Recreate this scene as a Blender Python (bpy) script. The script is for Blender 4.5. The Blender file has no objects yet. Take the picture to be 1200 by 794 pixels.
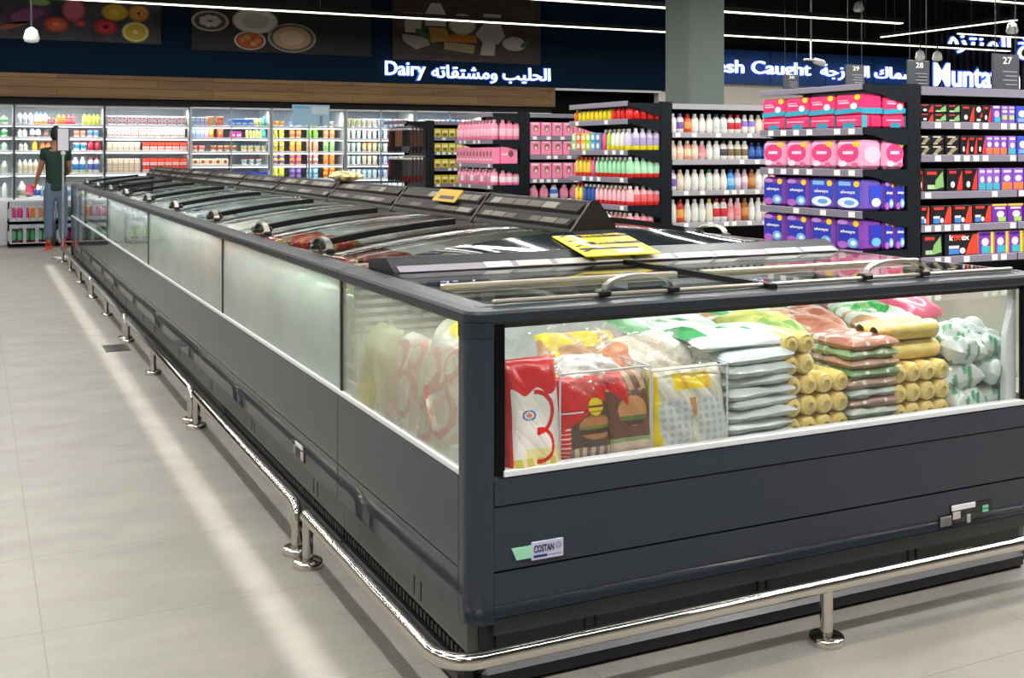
import bpy, bmesh, math, random
from mathutils import Vector, Matrix
C = bpy.context.scene.collection
S = bpy.context.scene
PI = math.pi
R = math.radians

# ------------------------------------------------------------------ camera
CAM = (-1.0275, -2.3541, 1.2703)
cd = bpy.data.cameras.new('camera'); cam = bpy.data.objects.new('camera', cd); C.objects.link(cam)
cam.location = CAM; cam.rotation_euler = (PI/2, 0, -0.4493)
cd.sensor_width = 36; cd.lens = 1306.85/1200*36
cd.shift_y = -(397-177.69)/1200
cd.clip_start = .05; cd.clip_end = 100
S.camera = cam
S.view_settings.view_transform = 'Standard'
try: S.view_settings.look = 'None'
except Exception: pass
S.view_settings.gamma = 1; S.view_settings.use_curve_mapping = False
S.view_settings.exposure = 0.0
S.cycles.max_bounces = 10; S.cycles.transparent_max_bounces = 24
S.cycles.diffuse_bounces = 3; S.cycles.glossy_bounces = 4
S.cycles.caustics_reflective = False; S.cycles.caustics_refractive = False
S.cycles.sample_clamp_indirect = 4
S.cycles.use_denoising = True

# ------------------------------------------------------------------ light levels
W_AISLE = 35.0    # the same over the shelving aisles
W_LINE = 7.2     # watts per metre of ceiling line
W_BEAM = 0.36     # added beam imitating light bounced off the freezer glass
W_CASE = 1.1     # per metre of strip inside the freezer
W_DAIRY = 7.0    # per metre of wall cabinet
w = bpy.data.worlds.new('store_air'); S.world = w; w.use_nodes = True
w.node_tree.nodes['Background'].inputs[0].default_value = (1, .98, .95, 1)
w.node_tree.nodes['Background'].inputs[1].default_value = 0.06

# ------------------------------------------------------------------ materials
def lin(h):
    if isinstance(h, str):
        h = h.lstrip('#'); h = [int(h[i:i+2], 16)/255 for i in (0, 2, 4)]
    return tuple(c/12.92 if c <= .04045 else ((c+.055)/1.055)**2.4 for c in h)
_mats = {}
def M(hexc, rough=.5, metal=0.0, spec=.5, coat=0.0, emit=0.0, trans=0.0):
    k = (hexc, rough, metal, spec, coat, emit, trans)
    if k in _mats: return _mats[k]
    m = bpy.data.materials.new('surface_'+hexc.lstrip('#')); m.use_nodes = True
    b = m.node_tree.nodes['Principled BSDF']; c = lin(hexc)+(1,)
    b.inputs['Base Color'].default_value = c
    b.inputs['Roughness'].default_value = rough; b.inputs['Metallic'].default_value = metal
    b.inputs['Specular IOR Level'].default_value = spec; b.inputs['Coat Weight'].default_value = coat
    b.inputs['Coat Roughness'].default_value = .08
    if emit: b.inputs['Emission Color'].default_value = c; b.inputs['Emission Strength'].default_value = emit
    _mats[k] = m; return m
def N(nt, t, **kw):
    n = nt.nodes.new(t)
    for k, v in kw.items(): setattr(n, k, v)
    return n
def glass(name, tint=(.93, .97, .95), fog=0.0, fogcol='#dfe9e2', rough=0.0, fogscale=(3, 3, 3), ztop=None, ior=1.5):
    m = bpy.data.materials.new(name); m.use_nodes = True; nt = m.node_tree; nt.nodes.clear()
    out = N(nt, 'ShaderNodeOutputMaterial'); tr = N(nt, 'ShaderNodeBsdfTransparent'); gl = N(nt, 'ShaderNodeBsdfGlossy')
    tr.inputs[0].default_value = tint+(1,); gl.inputs['Roughness'].default_value = rough
    geo = N(nt, 'ShaderNodeNewGeometry'); mr = N(nt, 'ShaderNodeMapRange')
    mr.inputs['To Min'].default_value = ior; mr.inputs['To Max'].default_value = 1/ior
    nt.links.new(geo.outputs['Backfacing'], mr.inputs['Value'])
    fr = N(nt, 'ShaderNodeFresnel'); nt.links.new(mr.outputs[0], fr.inputs['IOR'])
    base = tr.outputs[0]
    if fog > 0:
        df = N(nt, 'ShaderNodeBsdfDiffuse'); tl = N(nt, 'ShaderNodeBsdfTranslucent')
        for q in (df, tl): q.inputs[0].default_value = lin(fogcol)+(1,)
        mx = N(nt, 'ShaderNodeMixShader'); mx.inputs[0].default_value = .55
        nt.links.new(df.outputs[0], mx.inputs[1]); nt.links.new(tl.outputs[0], mx.inputs[2])
        no = N(nt, 'ShaderNodeTexNoise'); no.inputs['Scale'].default_value = 1.0; no.inputs['Detail'].default_value = 4
        mp = N(nt, 'ShaderNodeMapping'); mp.inputs['Scale'].default_value = fogscale
        nt.links.new(geo.outputs['Position'], mp.inputs[0]); nt.links.new(mp.outputs[0], no.inputs['Vector'])
        r2 = N(nt, 'ShaderNodeMapRange'); r2.inputs['From Min'].default_value = .3; r2.inputs['From Max'].default_value = .7
        r2.inputs['To Min'].default_value = max(0, fog-.12); r2.inputs['To Max'].default_value = min(1, fog+.08)
        nt.links.new(no.outputs['Fac'], r2.inputs['Value']); fac = r2.outputs[0]
        if ztop:      # condensation thins out towards the upper rim of the pane
            sx = N(nt, 'ShaderNodeSeparateXYZ'); nt.links.new(geo.outputs['Position'], sx.inputs[0])
            r3 = N(nt, 'ShaderNodeMapRange'); r3.inputs['From Min'].default_value = ztop[0]; r3.inputs['From Max'].default_value = ztop[1]
            r3.inputs['To Min'].default_value = 1; r3.inputs['To Max'].default_value = ztop[2]
            nt.links.new(sx.outputs['Z'], r3.inputs['Value'])
            mu = N(nt, 'ShaderNodeMath', operation='MULTIPLY'); nt.links.new(fac, mu.inputs[0]); nt.links.new(r3.outputs[0], mu.inputs[1]); fac = mu.outputs[0]
        mf = N(nt, 'ShaderNodeMixShader'); nt.links.new(fac, mf.inputs[0])
        nt.links.new(tr.outputs[0], mf.inputs[1]); nt.links.new(mx.outputs[0], mf.inputs[2]); base = mf.outputs[0]
    ms = N(nt, 'ShaderNodeMixShader'); nt.links.new(fr.outputs[0], ms.inputs[0])
    nt.links.new(base, ms.inputs[1]); nt.links.new(gl.outputs[0], ms.inputs[2]); nt.links.new(ms.outputs[0], out.inputs[0])
    return m
def noisy(name, c1, c2, scale, rough=.5, mscale=(1, 1, 1), spec=.5, detail=4, coord='Object', bump=0, metal=0):
    m = bpy.data.materials.new(name); m.use_nodes = True; nt = m.node_tree; b = nt.nodes['Principled BSDF']
    tc = N(nt, 'ShaderNodeTexCoord'); mp = N(nt, 'ShaderNodeMapping'); mp.inputs['Scale'].default_value = mscale
    no = N(nt, 'ShaderNodeTexNoise'); no.inputs['Scale'].default_value = scale; no.inputs['Detail'].default_value = detail
    cr = N(nt, 'ShaderNodeValToRGB'); cr.color_ramp.elements[0].color = lin(c1)+(1,); cr.color_ramp.elements[1].color = lin(c2)+(1,)
    cr.color_ramp.elements[0].position = .35; cr.color_ramp.elements[1].position = .65
    nt.links.new(tc.outputs[coord], mp.inputs[0]); nt.links.new(mp.outputs[0], no.inputs['Vector'])
    nt.links.new(no.outputs['Fac'], cr.inputs[0]); nt.links.new(cr.outputs[0], b.inputs['Base Color'])
    b.inputs['Roughness'].default_value = rough; b.inputs['Specular IOR Level'].default_value = spec; b.inputs['Metallic'].default_value = metal
    if bump:
        bp = N(nt, 'ShaderNodeBump'); bp.inputs['Strength'].default_value = bump; bp.inputs['Distance'].default_value = .01
        nt.links.new(no.outputs['Fac'], bp.inputs['Height']); nt.links.new(bp.outputs[0], b.inputs['Normal'])
    return m

# ------------------------------------------------------------------ mesh builder
class MB:
    def __init__(s): s.v = []; s.f = []; s.m = []; s.sm = []; s.mats = []
    def mi(s, mat):
        if mat not in s.mats: s.mats.append(mat)
        return s.mats.index(mat)
    def add(s, vs, fs, mat, smooth=False):
        o = len(s.v); s.v += [tuple(v) for v in vs]; i = s.mi(mat)
        for f in fs: s.f.append([k+o for k in f]); s.m.append(i); s.sm.append(smooth)
        return s
    def box(s, x0, x1, y0, y1, z0, z1, mat, b=0.0):
        if b <= 0:
            vs = [(x, y, z) for x in (x0, x1) for y in (y0, y1) for z in (z0, z1)]
            return s.add(vs, [(0, 1, 3, 2), (4, 6, 7, 5), (0, 4, 5, 1), (2, 3, 7, 6), (0, 2, 6, 4), (1, 5, 7, 3)], mat)
        b = min(b, (x1-x0)*.49, (y1-y0)*.49, (z1-z0)*.49); vs = []; P = ((x0, x1), (y0, y1), (z0, z1))
        for c in range(8):
            q = [(c >> 2) & 1, (c >> 1) & 1, c & 1]
            for a in range(3):
                vs.append(tuple(P[k][q[k]] if k == a else P[k][q[k]]+(b if q[k] == 0 else -b) for k in range(3)))
        I = lambda x, y, z, a: ((x << 2) | (y << 1) | z)*3+a
        fs = []
        for q in (0, 1):
            fs += [[I(q, 0, 0, 0), I(q, 1, 0, 0), I(q, 1, 1, 0), I(q, 0, 1, 0)], [I(0, q, 0, 1), I(1, q, 0, 1), I(1, q, 1, 1), I(0, q, 1, 1)], [I(0, 0, q, 2), I(1, 0, q, 2), I(1, 1, q, 2), I(0, 1, q, 2)]]
            for p in (0, 1):
                fs += [[I(0, q, p, 1), I(1, q, p, 1), I(1, q, p, 2), I(0, q, p, 2)], [I(q, 0, p, 0), I(q, 1, p, 0), I(q, 1, p, 2), I(q, 0, p, 2)], [I(q, p, 0, 0), I(q, p, 1, 0), I(q, p, 1, 1), I(q, p, 0, 1)]]
        for c in range(8): fs.append([c*3, c*3+1, c*3+2])
        return s.add(vs, fs, mat)
    def prism(s, poly, axis, a0, a1, mat):
        n = len(poly)
        def P(p, a):
            return {'x': (a, p[0], p[1]), 'y': (p[0], a, p[1]), 'z': (p[0], p[1], a)}[axis]
        vs = [P(p, a0) for p in poly]+[P(p, a1) for p in poly]
        return s.add(vs, [list(range(n)), list(range(2*n-1, n-1, -1))]+[[i, (i+1) % n, n+(i+1) % n, n+i] for i in range(n)], mat)
    def tube(s, pts, r, mat, seg=10, rs=None):
        pts = [Vector(p) for p in pts]; n = len(pts); vs = []; fs = []
        t = (pts[1]-pts[0]).normalized(); u = t.orthogonal().normalized()
        for i, p in enumerate(pts):
            d = (pts[min(i+1, n-1)]-pts[max(i-1, 0)]).normalized()
            u = (u-d*u.dot(d)).normalized(); w_ = d.cross(u); rr = rs[i] if rs else r
            vs += [p+(u*math.cos(2*PI*k/seg)+w_*math.sin(2*PI*k/seg))*rr for k in range(seg)]
        for i in range(n-1):
            for k in range(seg): fs.append([i*seg+k, i*seg+(k+1) % seg, (i+1)*seg+(k+1) % seg, (i+1)*seg+k])
        s.add(vs, fs, mat, True); s.add([vs[k] for k in range(seg)]+[vs[(n-1)*seg+k] for k in range(seg)], [list(range(seg)), list(range(seg, 2*seg))], mat)
        return s
    def lathe(s, x, y, z, prof, mat, seg=14, sx=1, sy=1):
        vs = []; fs = []
        for r, h in prof: vs += [(x+r*sx*math.cos(2*PI*k/seg), y+r*sy*math.sin(2*PI*k/seg), z+h) for k in range(seg)]
        for i in range(len(prof)-1):
            for k in range(seg): fs.append([i*seg+k, i*seg+(k+1) % seg, (i+1)*seg+(k+1) % seg, (i+1)*seg+k])
        s.add(vs, fs, mat, True)
        s.add(vs[:seg]+vs[-seg:], [list(range(seg)), list(range(seg, 2*seg))], mat); return s
    def grid(s, fn, nu, nv, matfn, smooth=True):
        vs = [fn(i/nu, j/nv) for j in range(nv+1) for i in range(nu+1)]; o = len(s.v); s.v += [tuple(v) for v in vs]
        for j in range(nv):
            for i in range(nu):
                m = matfn((i+.5)/nu, (j+.5)/nv) if callable(matfn) and not isinstance(matfn, bpy.types.Material) else matfn
                a = o+j*(nu+1)+i; s.f.append([a, a+1, a+nu+2, a+nu+1]); s.m.append(s.mi(m)); s.sm.append(smooth)
        return s
    def disc(s, cx, cy, cz, rx, ry, mat, axis='y', seg=18, t=.0):
        P = {'y': lambda a, b: (cx+a, cy, cz+b), 'x': lambda a, b: (cx, cy+a, cz+b), 'z': lambda a, b: (cx+a, cy+b, cz)}[axis]
        return s.add([P(rx*math.cos(2*PI*k/seg), ry*math.sin(2*PI*k/seg)) for k in range(seg)], [list(range(seg))], mat)
    def mesh(s, name, recalc=True):
        me = bpy.data.meshes.new(name); me.from_pydata(s.v, [], s.f)
        for m in s.mats: me.materials.append(m)
        me.polygons.foreach_set('material_index', s.m); me.polygons.foreach_set('use_smooth', s.sm)
        if recalc:
            bm = bmesh.new(); bm.from_mesh(me); bmesh.ops.recalc_face_normals(bm, faces=bm.faces); bm.to_mesh(me); bm.free()
        me.update(); return me
    def build(s, name, parent=None, loc=(0, 0, 0), rot=(0, 0, 0)):
        return link(name, s.mesh(name), parent, loc, rot)
def link(name, me, parent=None, loc=(0, 0, 0), rot=(0, 0, 0), scale=None):
    o = bpy.data.objects.new(name, me); C.objects.link(o); o.location = loc; o.rotation_euler = rot
    if scale: o.scale = scale
    if parent: o.parent = parent
    return o
def tag(o, label, cat, group=None):
    o['label'] = label; o['category'] = cat
    if group: o['group'] = group
    return o
def thing(name, label, cat, loc=(0, 0, 0), rot=(0, 0, 0), group=None):
    return tag(link(name, None, None, loc, rot), label, cat, group)
def struct(o): o['kind'] = 'structure'; return o
def copy_tree(o, loc=None, rot=None, label=None, group=None):
    c = o.copy(); C.objects.link(c)
    if loc is not None: c.location = loc
    if rot is not None: c.rotation_euler = rot
    if label: c['label'] = label
    if group: c['group'] = group
    for ch in list(o.children):
        d = ch.copy(); C.objects.link(d); d.parent = c
        for g in list(ch.children): e = g.copy(); C.objects.link(e); e.parent = d
    return c
def area(name, loc, sx, sy, watt, rot=(0, 0, 0), parent=None, spread=PI, col=(1, .975, .94)):
    l = bpy.data.lights.new(name, 'AREA'); l.shape = 'RECTANGLE'; l.size = sx; l.size_y = sy; l.energy = watt; l.color = col; l.spread = spread
    o = bpy.data.objects.new(name, l); C.objects.link(o); o.location = loc; o.rotation_euler = rot
    if parent: o.parent = parent
    return o

# ------------------------------------------------------------------ lettering
AR = {'ا': (0xFE8D, 0), 'أ': (0xFE83, 0), 'ب': (0xFE8F, 1), 'ة': (0xFE93, 0), 'ت': (0xFE95, 1), 'ج': (0xFE9D, 1), 'ح': (0xFEA1, 1), 'خ': (0xFEA5, 1), 'ز': (0xFEAF, 0), 'س': (0xFEB1, 1), 'ش': (0xFEB5, 1), 'ط': (0xFEC1, 1), 'ق': (0xFED5, 1), 'ك': (0xFED9, 1), 'ل': (0xFEDD, 1), 'م': (0xFEE1, 1), 'ن': (0xFEE5, 1), 'ه': (0xFEE9, 1), 'و': (0xFEED, 0), 'ي': (0xFEF1, 1)}
def shape(t):
    out = []
    for wd in t.split(' '):
        o = []; i = 0; prev = False; tk = []
        while i < len(wd):
            if wd[i:i+2] == 'لأ': tk.append((0xFEF7, 0)); i += 2
            else: tk.append(AR[wd[i]]); i += 1
        for j, (b, d) in enumerate(tk):
            nx = d and j+1 < len(tk); o.append(chr(b+(3 if prev and nx else 2 if nx else 1 if prev else 0))); prev = bool(d)
        out.append(''.join(o)[::-1])
    return ' '.join(out[::-1])
_tx = {}
def text_mesh(body, wid, hei, mat, depth=.001, bold=0.0):
    """letters standing in the XZ plane facing -Y, lower left corner at the origin, stretched to wid x hei"""
    k = (body, wid, hei, mat.name, depth, bold)
    if k in _tx: return _tx[k]
    c = bpy.data.curves.new('lettering', 'FONT'); c.body = body; c.size = 1; c.offset = bold; c.resolution_u = 3; c.extrude = .01
    o = bpy.data.objects.new('lettering', c); C.objects.link(o); bpy.context.view_layer.update()
    me = bpy.data.meshes.new_from_object(o.evaluated_get(bpy.context.evaluated_depsgraph_get())); bpy.data.objects.remove(o); bpy.data.curves.remove(c)
    xs = [v.co.x for v in me.vertices]; ys = [v.co.y for v in me.vertices]; zs = [v.co.z for v in me.vertices]
    x0, x1, y0, y1 = min(xs), max(xs), min(ys), max(ys)
    for v in me.vertices:
        v.co = Vector(((v.co.x-x0)/(x1-x0)*wid, -(v.co.z-min(zs))/.02*depth, (v.co.y-y0)/(y1-y0)*hei))
    me.materials.clear(); me.materials.append(mat); me.name = 'lettering'; _tx[k] = me; return me

# ------------------------------------------------------------------ shared surfaces
GRAPH = M('#363c45', .32, 0, .5)              # graphite freezer panels
def panel_mat():
    m = bpy.data.materials.new('graphite_panel'); m.use_nodes = True; b = m.node_tree.nodes['Principled BSDF']
    b.inputs['Base Color'].default_value = lin('#272f3b')+(1,); b.inputs['Roughness'].default_value = .5; b.inputs['Specular IOR Level'].default_value = .2
    b.inputs['Coat Weight'].default_value = .8; b.inputs['Coat Roughness'].default_value = .03; b.inputs['Coat IOR'].default_value = 1.4
    return m
PANEL = panel_mat()
RAILM = M('#262c33', .34, 0, .35)
BLACK = M('#0c0d10', .4); BLACKG = M('#101318', .12); DARK = M('#1c1f24', .45)
WHITE = M('#eef2f2', .4); LINER = M('#e6eceb', .35); OFFW = M('#d9d8d2', .5)
STEEL = M('#d8d3cb', .12, 1.0); SATIN = M('#cfcac3', .3, 1.0)
SHELFG = M('#2d333a', .45); FASCIA = M('#7d7887', .4); FASCIAW = M('#e4e6ea', .4)
TAGW = M('#e9e9e4', .5); TAGG = M('#85848a', .5); TAGB = M('#b9b7b2', .5)
NAVY = M('#07233a', .7, 0, .1); NAVYL = M('#1a4c92', .5); YEL = M('#f4d60c', .45)
BEIGE = M('#efe8da', .6); CONC = M('#68756f', .7)

# ------------------------------------------------------------------ the setting
def floor_mat():
    m = bpy.data.materials.new('floor_tiles'); m.use_nodes = True; nt = m.node_tree; b = nt.nodes['Principled BSDF']
    g = N(nt, 'ShaderNodeNewGeometry'); mp = N(nt, 'ShaderNodeMapping'); mp.inputs['Location'].default_value = (.865+12, -.243+30, 0)
    br = N(nt, 'ShaderNodeTexBrick'); br.offset = 0; br.inputs['Scale'].default_value = 1; br.inputs['Brick Width'].default_value = 1.2; br.inputs['Row Height'].default_value = .6
    br.inputs['Mortar Size'].default_value = .0026; br.inputs['Mortar Smooth'].default_value = .3
    nt.links.new(g.outputs['Position'], mp.inputs[0]); nt.links.new(mp.outputs[0], br.inputs[0])
    n1 = N(nt, 'ShaderNodeTexNoise'); n1.inputs['Scale'].default_value = 2.6; n1.inputs['Detail'].default_value = 6; n1.inputs['Roughness'].default_value = .6
    m2 = N(nt, 'ShaderNodeMapping'); m2.inputs['Scale'].default_value = (1.1, 2.0, 1); nt.links.new(g.outputs['Position'], m2.inputs[0]); nt.links.new(m2.outputs[0], n1.inputs[0])
    cr = N(nt, 'ShaderNodeValToRGB'); cr.color_ramp.elements[0].position = .3; cr.color_ramp.elements[1].position = .72
    cr.color_ramp.elements[0].color = lin('#86827a')+(1,); cr.color_ramp.elements[1].color = lin('#99958d')+(1,)
    nt.links.new(n1.outputs['Fac'], cr.inputs[0])
    mx = N(nt, 'ShaderNodeMix', data_type='RGBA'); nt.links.new(br.outputs['Fac'], mx.inputs['Factor']); nt.links.new(cr.outputs[0], mx.inputs['A']); mx.inputs['B'].default_value = lin('#807b71')+(1,)
    nt.links.new(mx.outputs['Result'], b.inputs['Base Color']); b.inputs['Roughness'].default_value = .42; b.inputs['Specular IOR Level'].default_value = .4
    return m
struct(MB().box(-5, 23, -6, 16, -.1, 0, floor_mat()).build('floor'))
struct(MB().box(-5, 23, -6, 16, 4.3, 4.4, M('#0d0e10', .9)).build('ceiling'))
struct(MB().box(-5.1, -5, -6, 16, 0, 4.3, M('#cfccc4', .7)).build('wall_left'))
struct(MB().box(23, 23.1, -6, 16, 0, 4.3, M('#55585c', .7)).build('wall_right'))
struct(MB().box(-5, 23, -6.1, -6, 0, 4.3, M('#b9b6ae', .7)).build('wall_front'))
struct(MB().box(-5, 23, 15.6, 15.7, 0, 4.3, M('#14171b', .8)).build('wall_back'))
# navy bulkhead over the wall cabinets, its timber band, and the openings beside it
struct(MB().box(-5, 10.4, 14.2, 15.6, 2.34, 4.3, NAVY).build('wall_bulkhead'))
def wood_mat():
    m = bpy.data.materials.new('oak_planks'); m.use_nodes = True; nt = m.node_tree; b = nt.nodes['Principled BSDF']
    g = N(nt, 'ShaderNodeNewGeometry'); sp = N(nt, 'ShaderNodeSeparateXYZ'); nt.links.new(g.outputs['Position'], sp.inputs[0])
    cb = N(nt, 'ShaderNodeCombineXYZ'); nt.links.new(sp.outputs['X'], cb.inputs[0]); nt.links.new(sp.outputs['Z'], cb.inputs[1])
    br = N(nt, 'ShaderNodeTexBrick'); br.offset = .37; br.inputs['Scale'].default_value = 1; br.inputs['Brick Width'].default_value = 2.1; br.inputs['Row Height'].default_value = .12
    br.inputs['Mortar Size'].default_value = .004; br.inputs['Color1'].default_value = lin('#7a5a36')+(1,); br.inputs['Color2'].default_value = lin('#94713f')+(1,); br.inputs['Mortar'].default_value = lin('#3b2a17')+(1,)
    nt.links.new(cb.outputs[0], br.inputs[0])
    mp = N(nt, 'ShaderNodeMapping'); mp.inputs['Scale'].default_value = (1.2, 1, 16); nt.links.new(g.outputs['Position'], mp.inputs[0])
    no = N(nt, 'ShaderNodeTexNoise'); no.inputs['Scale'].default_value = 1.6; no.inputs['Detail'].default_value = 6; nt.links.new(mp.outputs[0], no.inputs[0])
    mr = N(nt, 'ShaderNodeMapRange'); mr.inputs['To Min'].default_value = .45; mr.inputs['To Max'].default_value = 1.4; nt.links.new(no.outputs['Fac'], mr.inputs['Value'])
    mx = N(nt, 'ShaderNodeMix', data_type='RGBA', blend_type='MULTIPLY'); mx.inputs['Factor'].default_value = 1
    nt.links.new(br.outputs['Color'], mx.inputs['A']); nt.links.new(mr.outputs[0], mx.inputs['B']); nt.links.new(mx.outputs['Result'], b.inputs['Base Color']); b.inputs['Roughness'].default_value = .55
    return m
OAK = wood_mat()
struct(MB().box(-5, 7.72, 14.12, 15.6, 2.02, 2.338, OAK).build('trim_1'))
struct(MB().box(7.74, 9.85, 14.16, 14.2, 2.3, 2.338, WHITE).build('trim_2'))
struct(MB().box(7.74, 9.85, 15.2, 15.3, 0, 2.3, M('#0a0a0c', .9)).build('wall_opening'))
struct(MB().box(9.85, 15.7, 14.25, 14.4, 0, 2.5, BEIGE).build('wall_cream'))
struct(MB().box(10.4, 15.7, 14.1, 14.4, 2.5, 3.12, NAVYL).build('wall_fish_fascia'))
for k, x in enumerate((10.9, 12.2, 13.5, 14.7)):
    struct(MB().box(x-.008, x+.008, 14.095, 14.1, 2.5, 3.12, M('#0a2145', .6)).build('trim_%d' % (k+3)))
struct(MB().box(10.4, 23, 14.3, 14.5, 3.12, 4.3, M('#0b0c0f', .8)).build('wall_upper'))
mb = MB().box(15.7, 23, 14.3, 14.5, 0, 3.12, M('#101319', .8))
for k in range(40): mb.box(15.75+k*.18, 15.83+k*.18, 14.1, 14.3, 1.9, 4.3, M('#23262c', .6))
struct(mb.build('wall_slatted'))
struct(MB().box(5.48, 5.92, 7.02, 7.46, 0, 4.3, CONC, .012).build('wall_column'))

# ------------------------------------------------------------------ ceiling lamps
LAMP = M('#fff6dd', .5, emit=3.2)
n_lamp = 0
def line_lamp(p0, p1, label, group=None, watt=None, wid=.05):
    p0 = Vector(p0); p1 = Vector(p1); d = p1-p0; L = d.length; ang = math.atan2(d.y, d.x); mid = (p0+p1)/2
    t = thing('linear_ceiling_lamp', label, 'ceiling lamp', mid, (0, 0, ang), group)
    MB().box(-L/2, L/2, -wid/2-.008, wid/2+.008, .012, .07, M('#23252a', .5)).build('housing', t)
    MB().box(-L/2+.01, L/2-.01, -wid/2, wid/2, 0, .014, LAMP, .004).build('diffuser', t)
    mbw = MB(); nw = max(2, int(L/3)+1)
    for k in range(nw):
        x = -L/2+.3+(L-.6)*k/(nw-1); mbw.tube([(x, 0, .07), (x, 0, 4.3-p0.z)], .004, SATIN, 5)
    mbw.build('suspension_wire', t)
    area('lamp_light', (0, 0, -.003), L*.98, wid, (watt if watt is not None else W_LINE)*L, (0, 0, 0), t)
    return t
line_lamp((-3.5, 9.62, 3.1), (10.95, 9.62, 3.1), 'long glowing ceiling line lamp passing behind the grey column, upper of two', wid=.085)
line_lamp((-3.5, 12.05, 3.1), (16.0, 12.05, 3.1), 'longest glowing ceiling line lamp in front of the navy bulkhead and over the aisle signs', wid=.085)
line_lamp((12.08, 8.6, 3.1), (12.08, 11.2, 3.1), 'short line lamp running towards the fish sign, crossing ends of two others')
line_lamp((12.9, 10.4, 3.12), (16.5, 10.4, 3.12), 'short line lamp in front of the Arabic kitchen letters')
line_lamp((9.2, 7.45, 3.12), (16, 7.45, 3.12), 'line lamp at the top edge above the kitchen sign')
for y in (7.2, 4.8, 2.4, .6): line_lamp((-3.5, y, 3.1), (4.0 if y > 7 else 5.2, y, 3.1), 'ceiling line lamp mirrored in the curved glass freezer lids', 'line lamps over the island freezer', watt=W_LINE*(.6 if y < 3 else 1))
for y in (7.55, 4.75, 1.9): line_lamp((5.95 if y > 7 else 5.4, y, 3.2), (13 if y < 7 else 9, y, 3.2), 'ceiling line lamp over the shelving aisles beyond the frame', 'line lamps over the aisles', watt=W_AISLE)
line_lamp((3.05, -3, 3.15), (3.05, 8.6, 3.15), 'added unseen line lamp brightening the end units from the aisle beside the freezer', watt=W_AISLE*.55, wid=.03)  # added out of view to light the end units
line_lamp((3.4, .3, 3.15), (9, .3, 3.15), 'added line lamp brightening the fronts of the black and purple boxes', watt=W_AISLE)  # added so the box fronts catch more light
line_lamp((-3.5, -1.3, 3.1), (7, -1.3, 3.1), 'ceiling line lamp along the short end of the island freezer', watt=W_LINE*2.2, wid=.03)
line_lamp((-.72, -3.5, 3.1), (-.72, 11.4, 3.1), 'ceiling line lamp along the long side aisle', watt=W_LINE*1.9, wid=.03)
line_lamp((-2.7, -3.5, 3.1), (-2.7, 11.0, 3.1), 'ceiling line lamp over the far side of the side aisle', watt=W_LINE*.45)
t = thing('added_stripe_lamp', 'added narrow beam lamp imitating the floor stripe of light bounced off the freezer glass', 'ceiling lamp', (-.275, 3.9, 3.03))  # made-up lamp; its beam stands in for light bounced off the freezer glass
MB().box(-.03, .03, -7.4, 7.4, .004, .09, M('#23252a', .5)).build('housing', t)
area('added_beam_light', (0, 0, 0), .09, 14.6, W_BEAM*14.6, (0, 0, 0), t, R(1.6))

# small ceiling fittings over the right hand aisles
def spot(loc, label, drop):
    t = thing('ceiling_spotlight', label, 'spotlight', loc)
    MB().tube([(0, 0, .06), (0, 0, drop)], .012, DARK, 8).build('stem', t)
    MB().lathe(0, 0, -.05, [(.02, .12), (.06, .09), (.085, .0), (.07, -.04), (.03, -.05)], WHITE, 16).build('lamp_head', t)
spot((11.8, 11.4, 3.62), 'white dome fitting hanging high above the fish sign', .68)
spot((12.1, 8.7, 3.02), 'white spotlight at the end of the short crossing line lamp', 1.27)
spot((13.24, 11.5, 2.9), 'white spotlight hanging over aisle board 28', 1.4)
spot((13.63, 11.5, 2.9), 'white spotlight hanging just beside the first letter of the kitchen sign', 1.4)
spot((-.46, 11.0, 2.57), 'white spotlight on a black stem before the vegetable picture', 1.72)
t = thing('ceiling_camera', 'white surveillance camera on a rod in front of the fish sign', 'camera', (11.4, 12.0, 2.72))
MB().tube([(-.06, 0, .05), (-.06, 0, 1.58)], .015, WHITE, 8).build('rod', t)
MB().tube([(-.2, 0, .06), (.02, -.05, .05)], .018, WHITE, 8).build('bracket', t)
MB().tube([(0, 0, .05), (.1, -.1, .0), (.13, -.13, -.02)], .05, WHITE, 12, [.05, .055, .03]).build('camera_body', t)

# ------------------------------------------------------------------ signs
LIT = M('#f2faff', .5, emit=1.5)
def sign(name, label, body, x, y, z, wid, hei, bold=.004, depth=.04, mat=LIT):
    o = tag(link(name, text_mesh(body, wid, hei, mat, depth, bold), None, (x, y, z)), label, 'sign')
    link('painted_halo', text_mesh(body, wid*1.012, hei*1.1, M('#2457c8', .5, emit=.9), .008, bold+.045), o, (-wid*.006, .014, -hei*.05)); return o  # blue glow around the letters, put into an emissive outline
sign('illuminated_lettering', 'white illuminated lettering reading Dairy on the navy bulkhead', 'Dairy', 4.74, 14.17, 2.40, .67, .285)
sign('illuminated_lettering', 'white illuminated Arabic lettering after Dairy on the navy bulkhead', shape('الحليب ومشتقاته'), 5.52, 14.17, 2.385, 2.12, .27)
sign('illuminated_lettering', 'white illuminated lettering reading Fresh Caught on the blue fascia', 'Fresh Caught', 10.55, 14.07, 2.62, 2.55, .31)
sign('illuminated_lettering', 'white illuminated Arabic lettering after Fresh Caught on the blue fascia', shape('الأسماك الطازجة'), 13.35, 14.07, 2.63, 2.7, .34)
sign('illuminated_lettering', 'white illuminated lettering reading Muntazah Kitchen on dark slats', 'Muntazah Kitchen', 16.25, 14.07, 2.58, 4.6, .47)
sign('illuminated_lettering', 'white illuminated Arabic lettering above the kitchen name', shape('مطبخ المنتزه'), 16.65, 14.07, 3.2, 3.5, .5)
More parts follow.
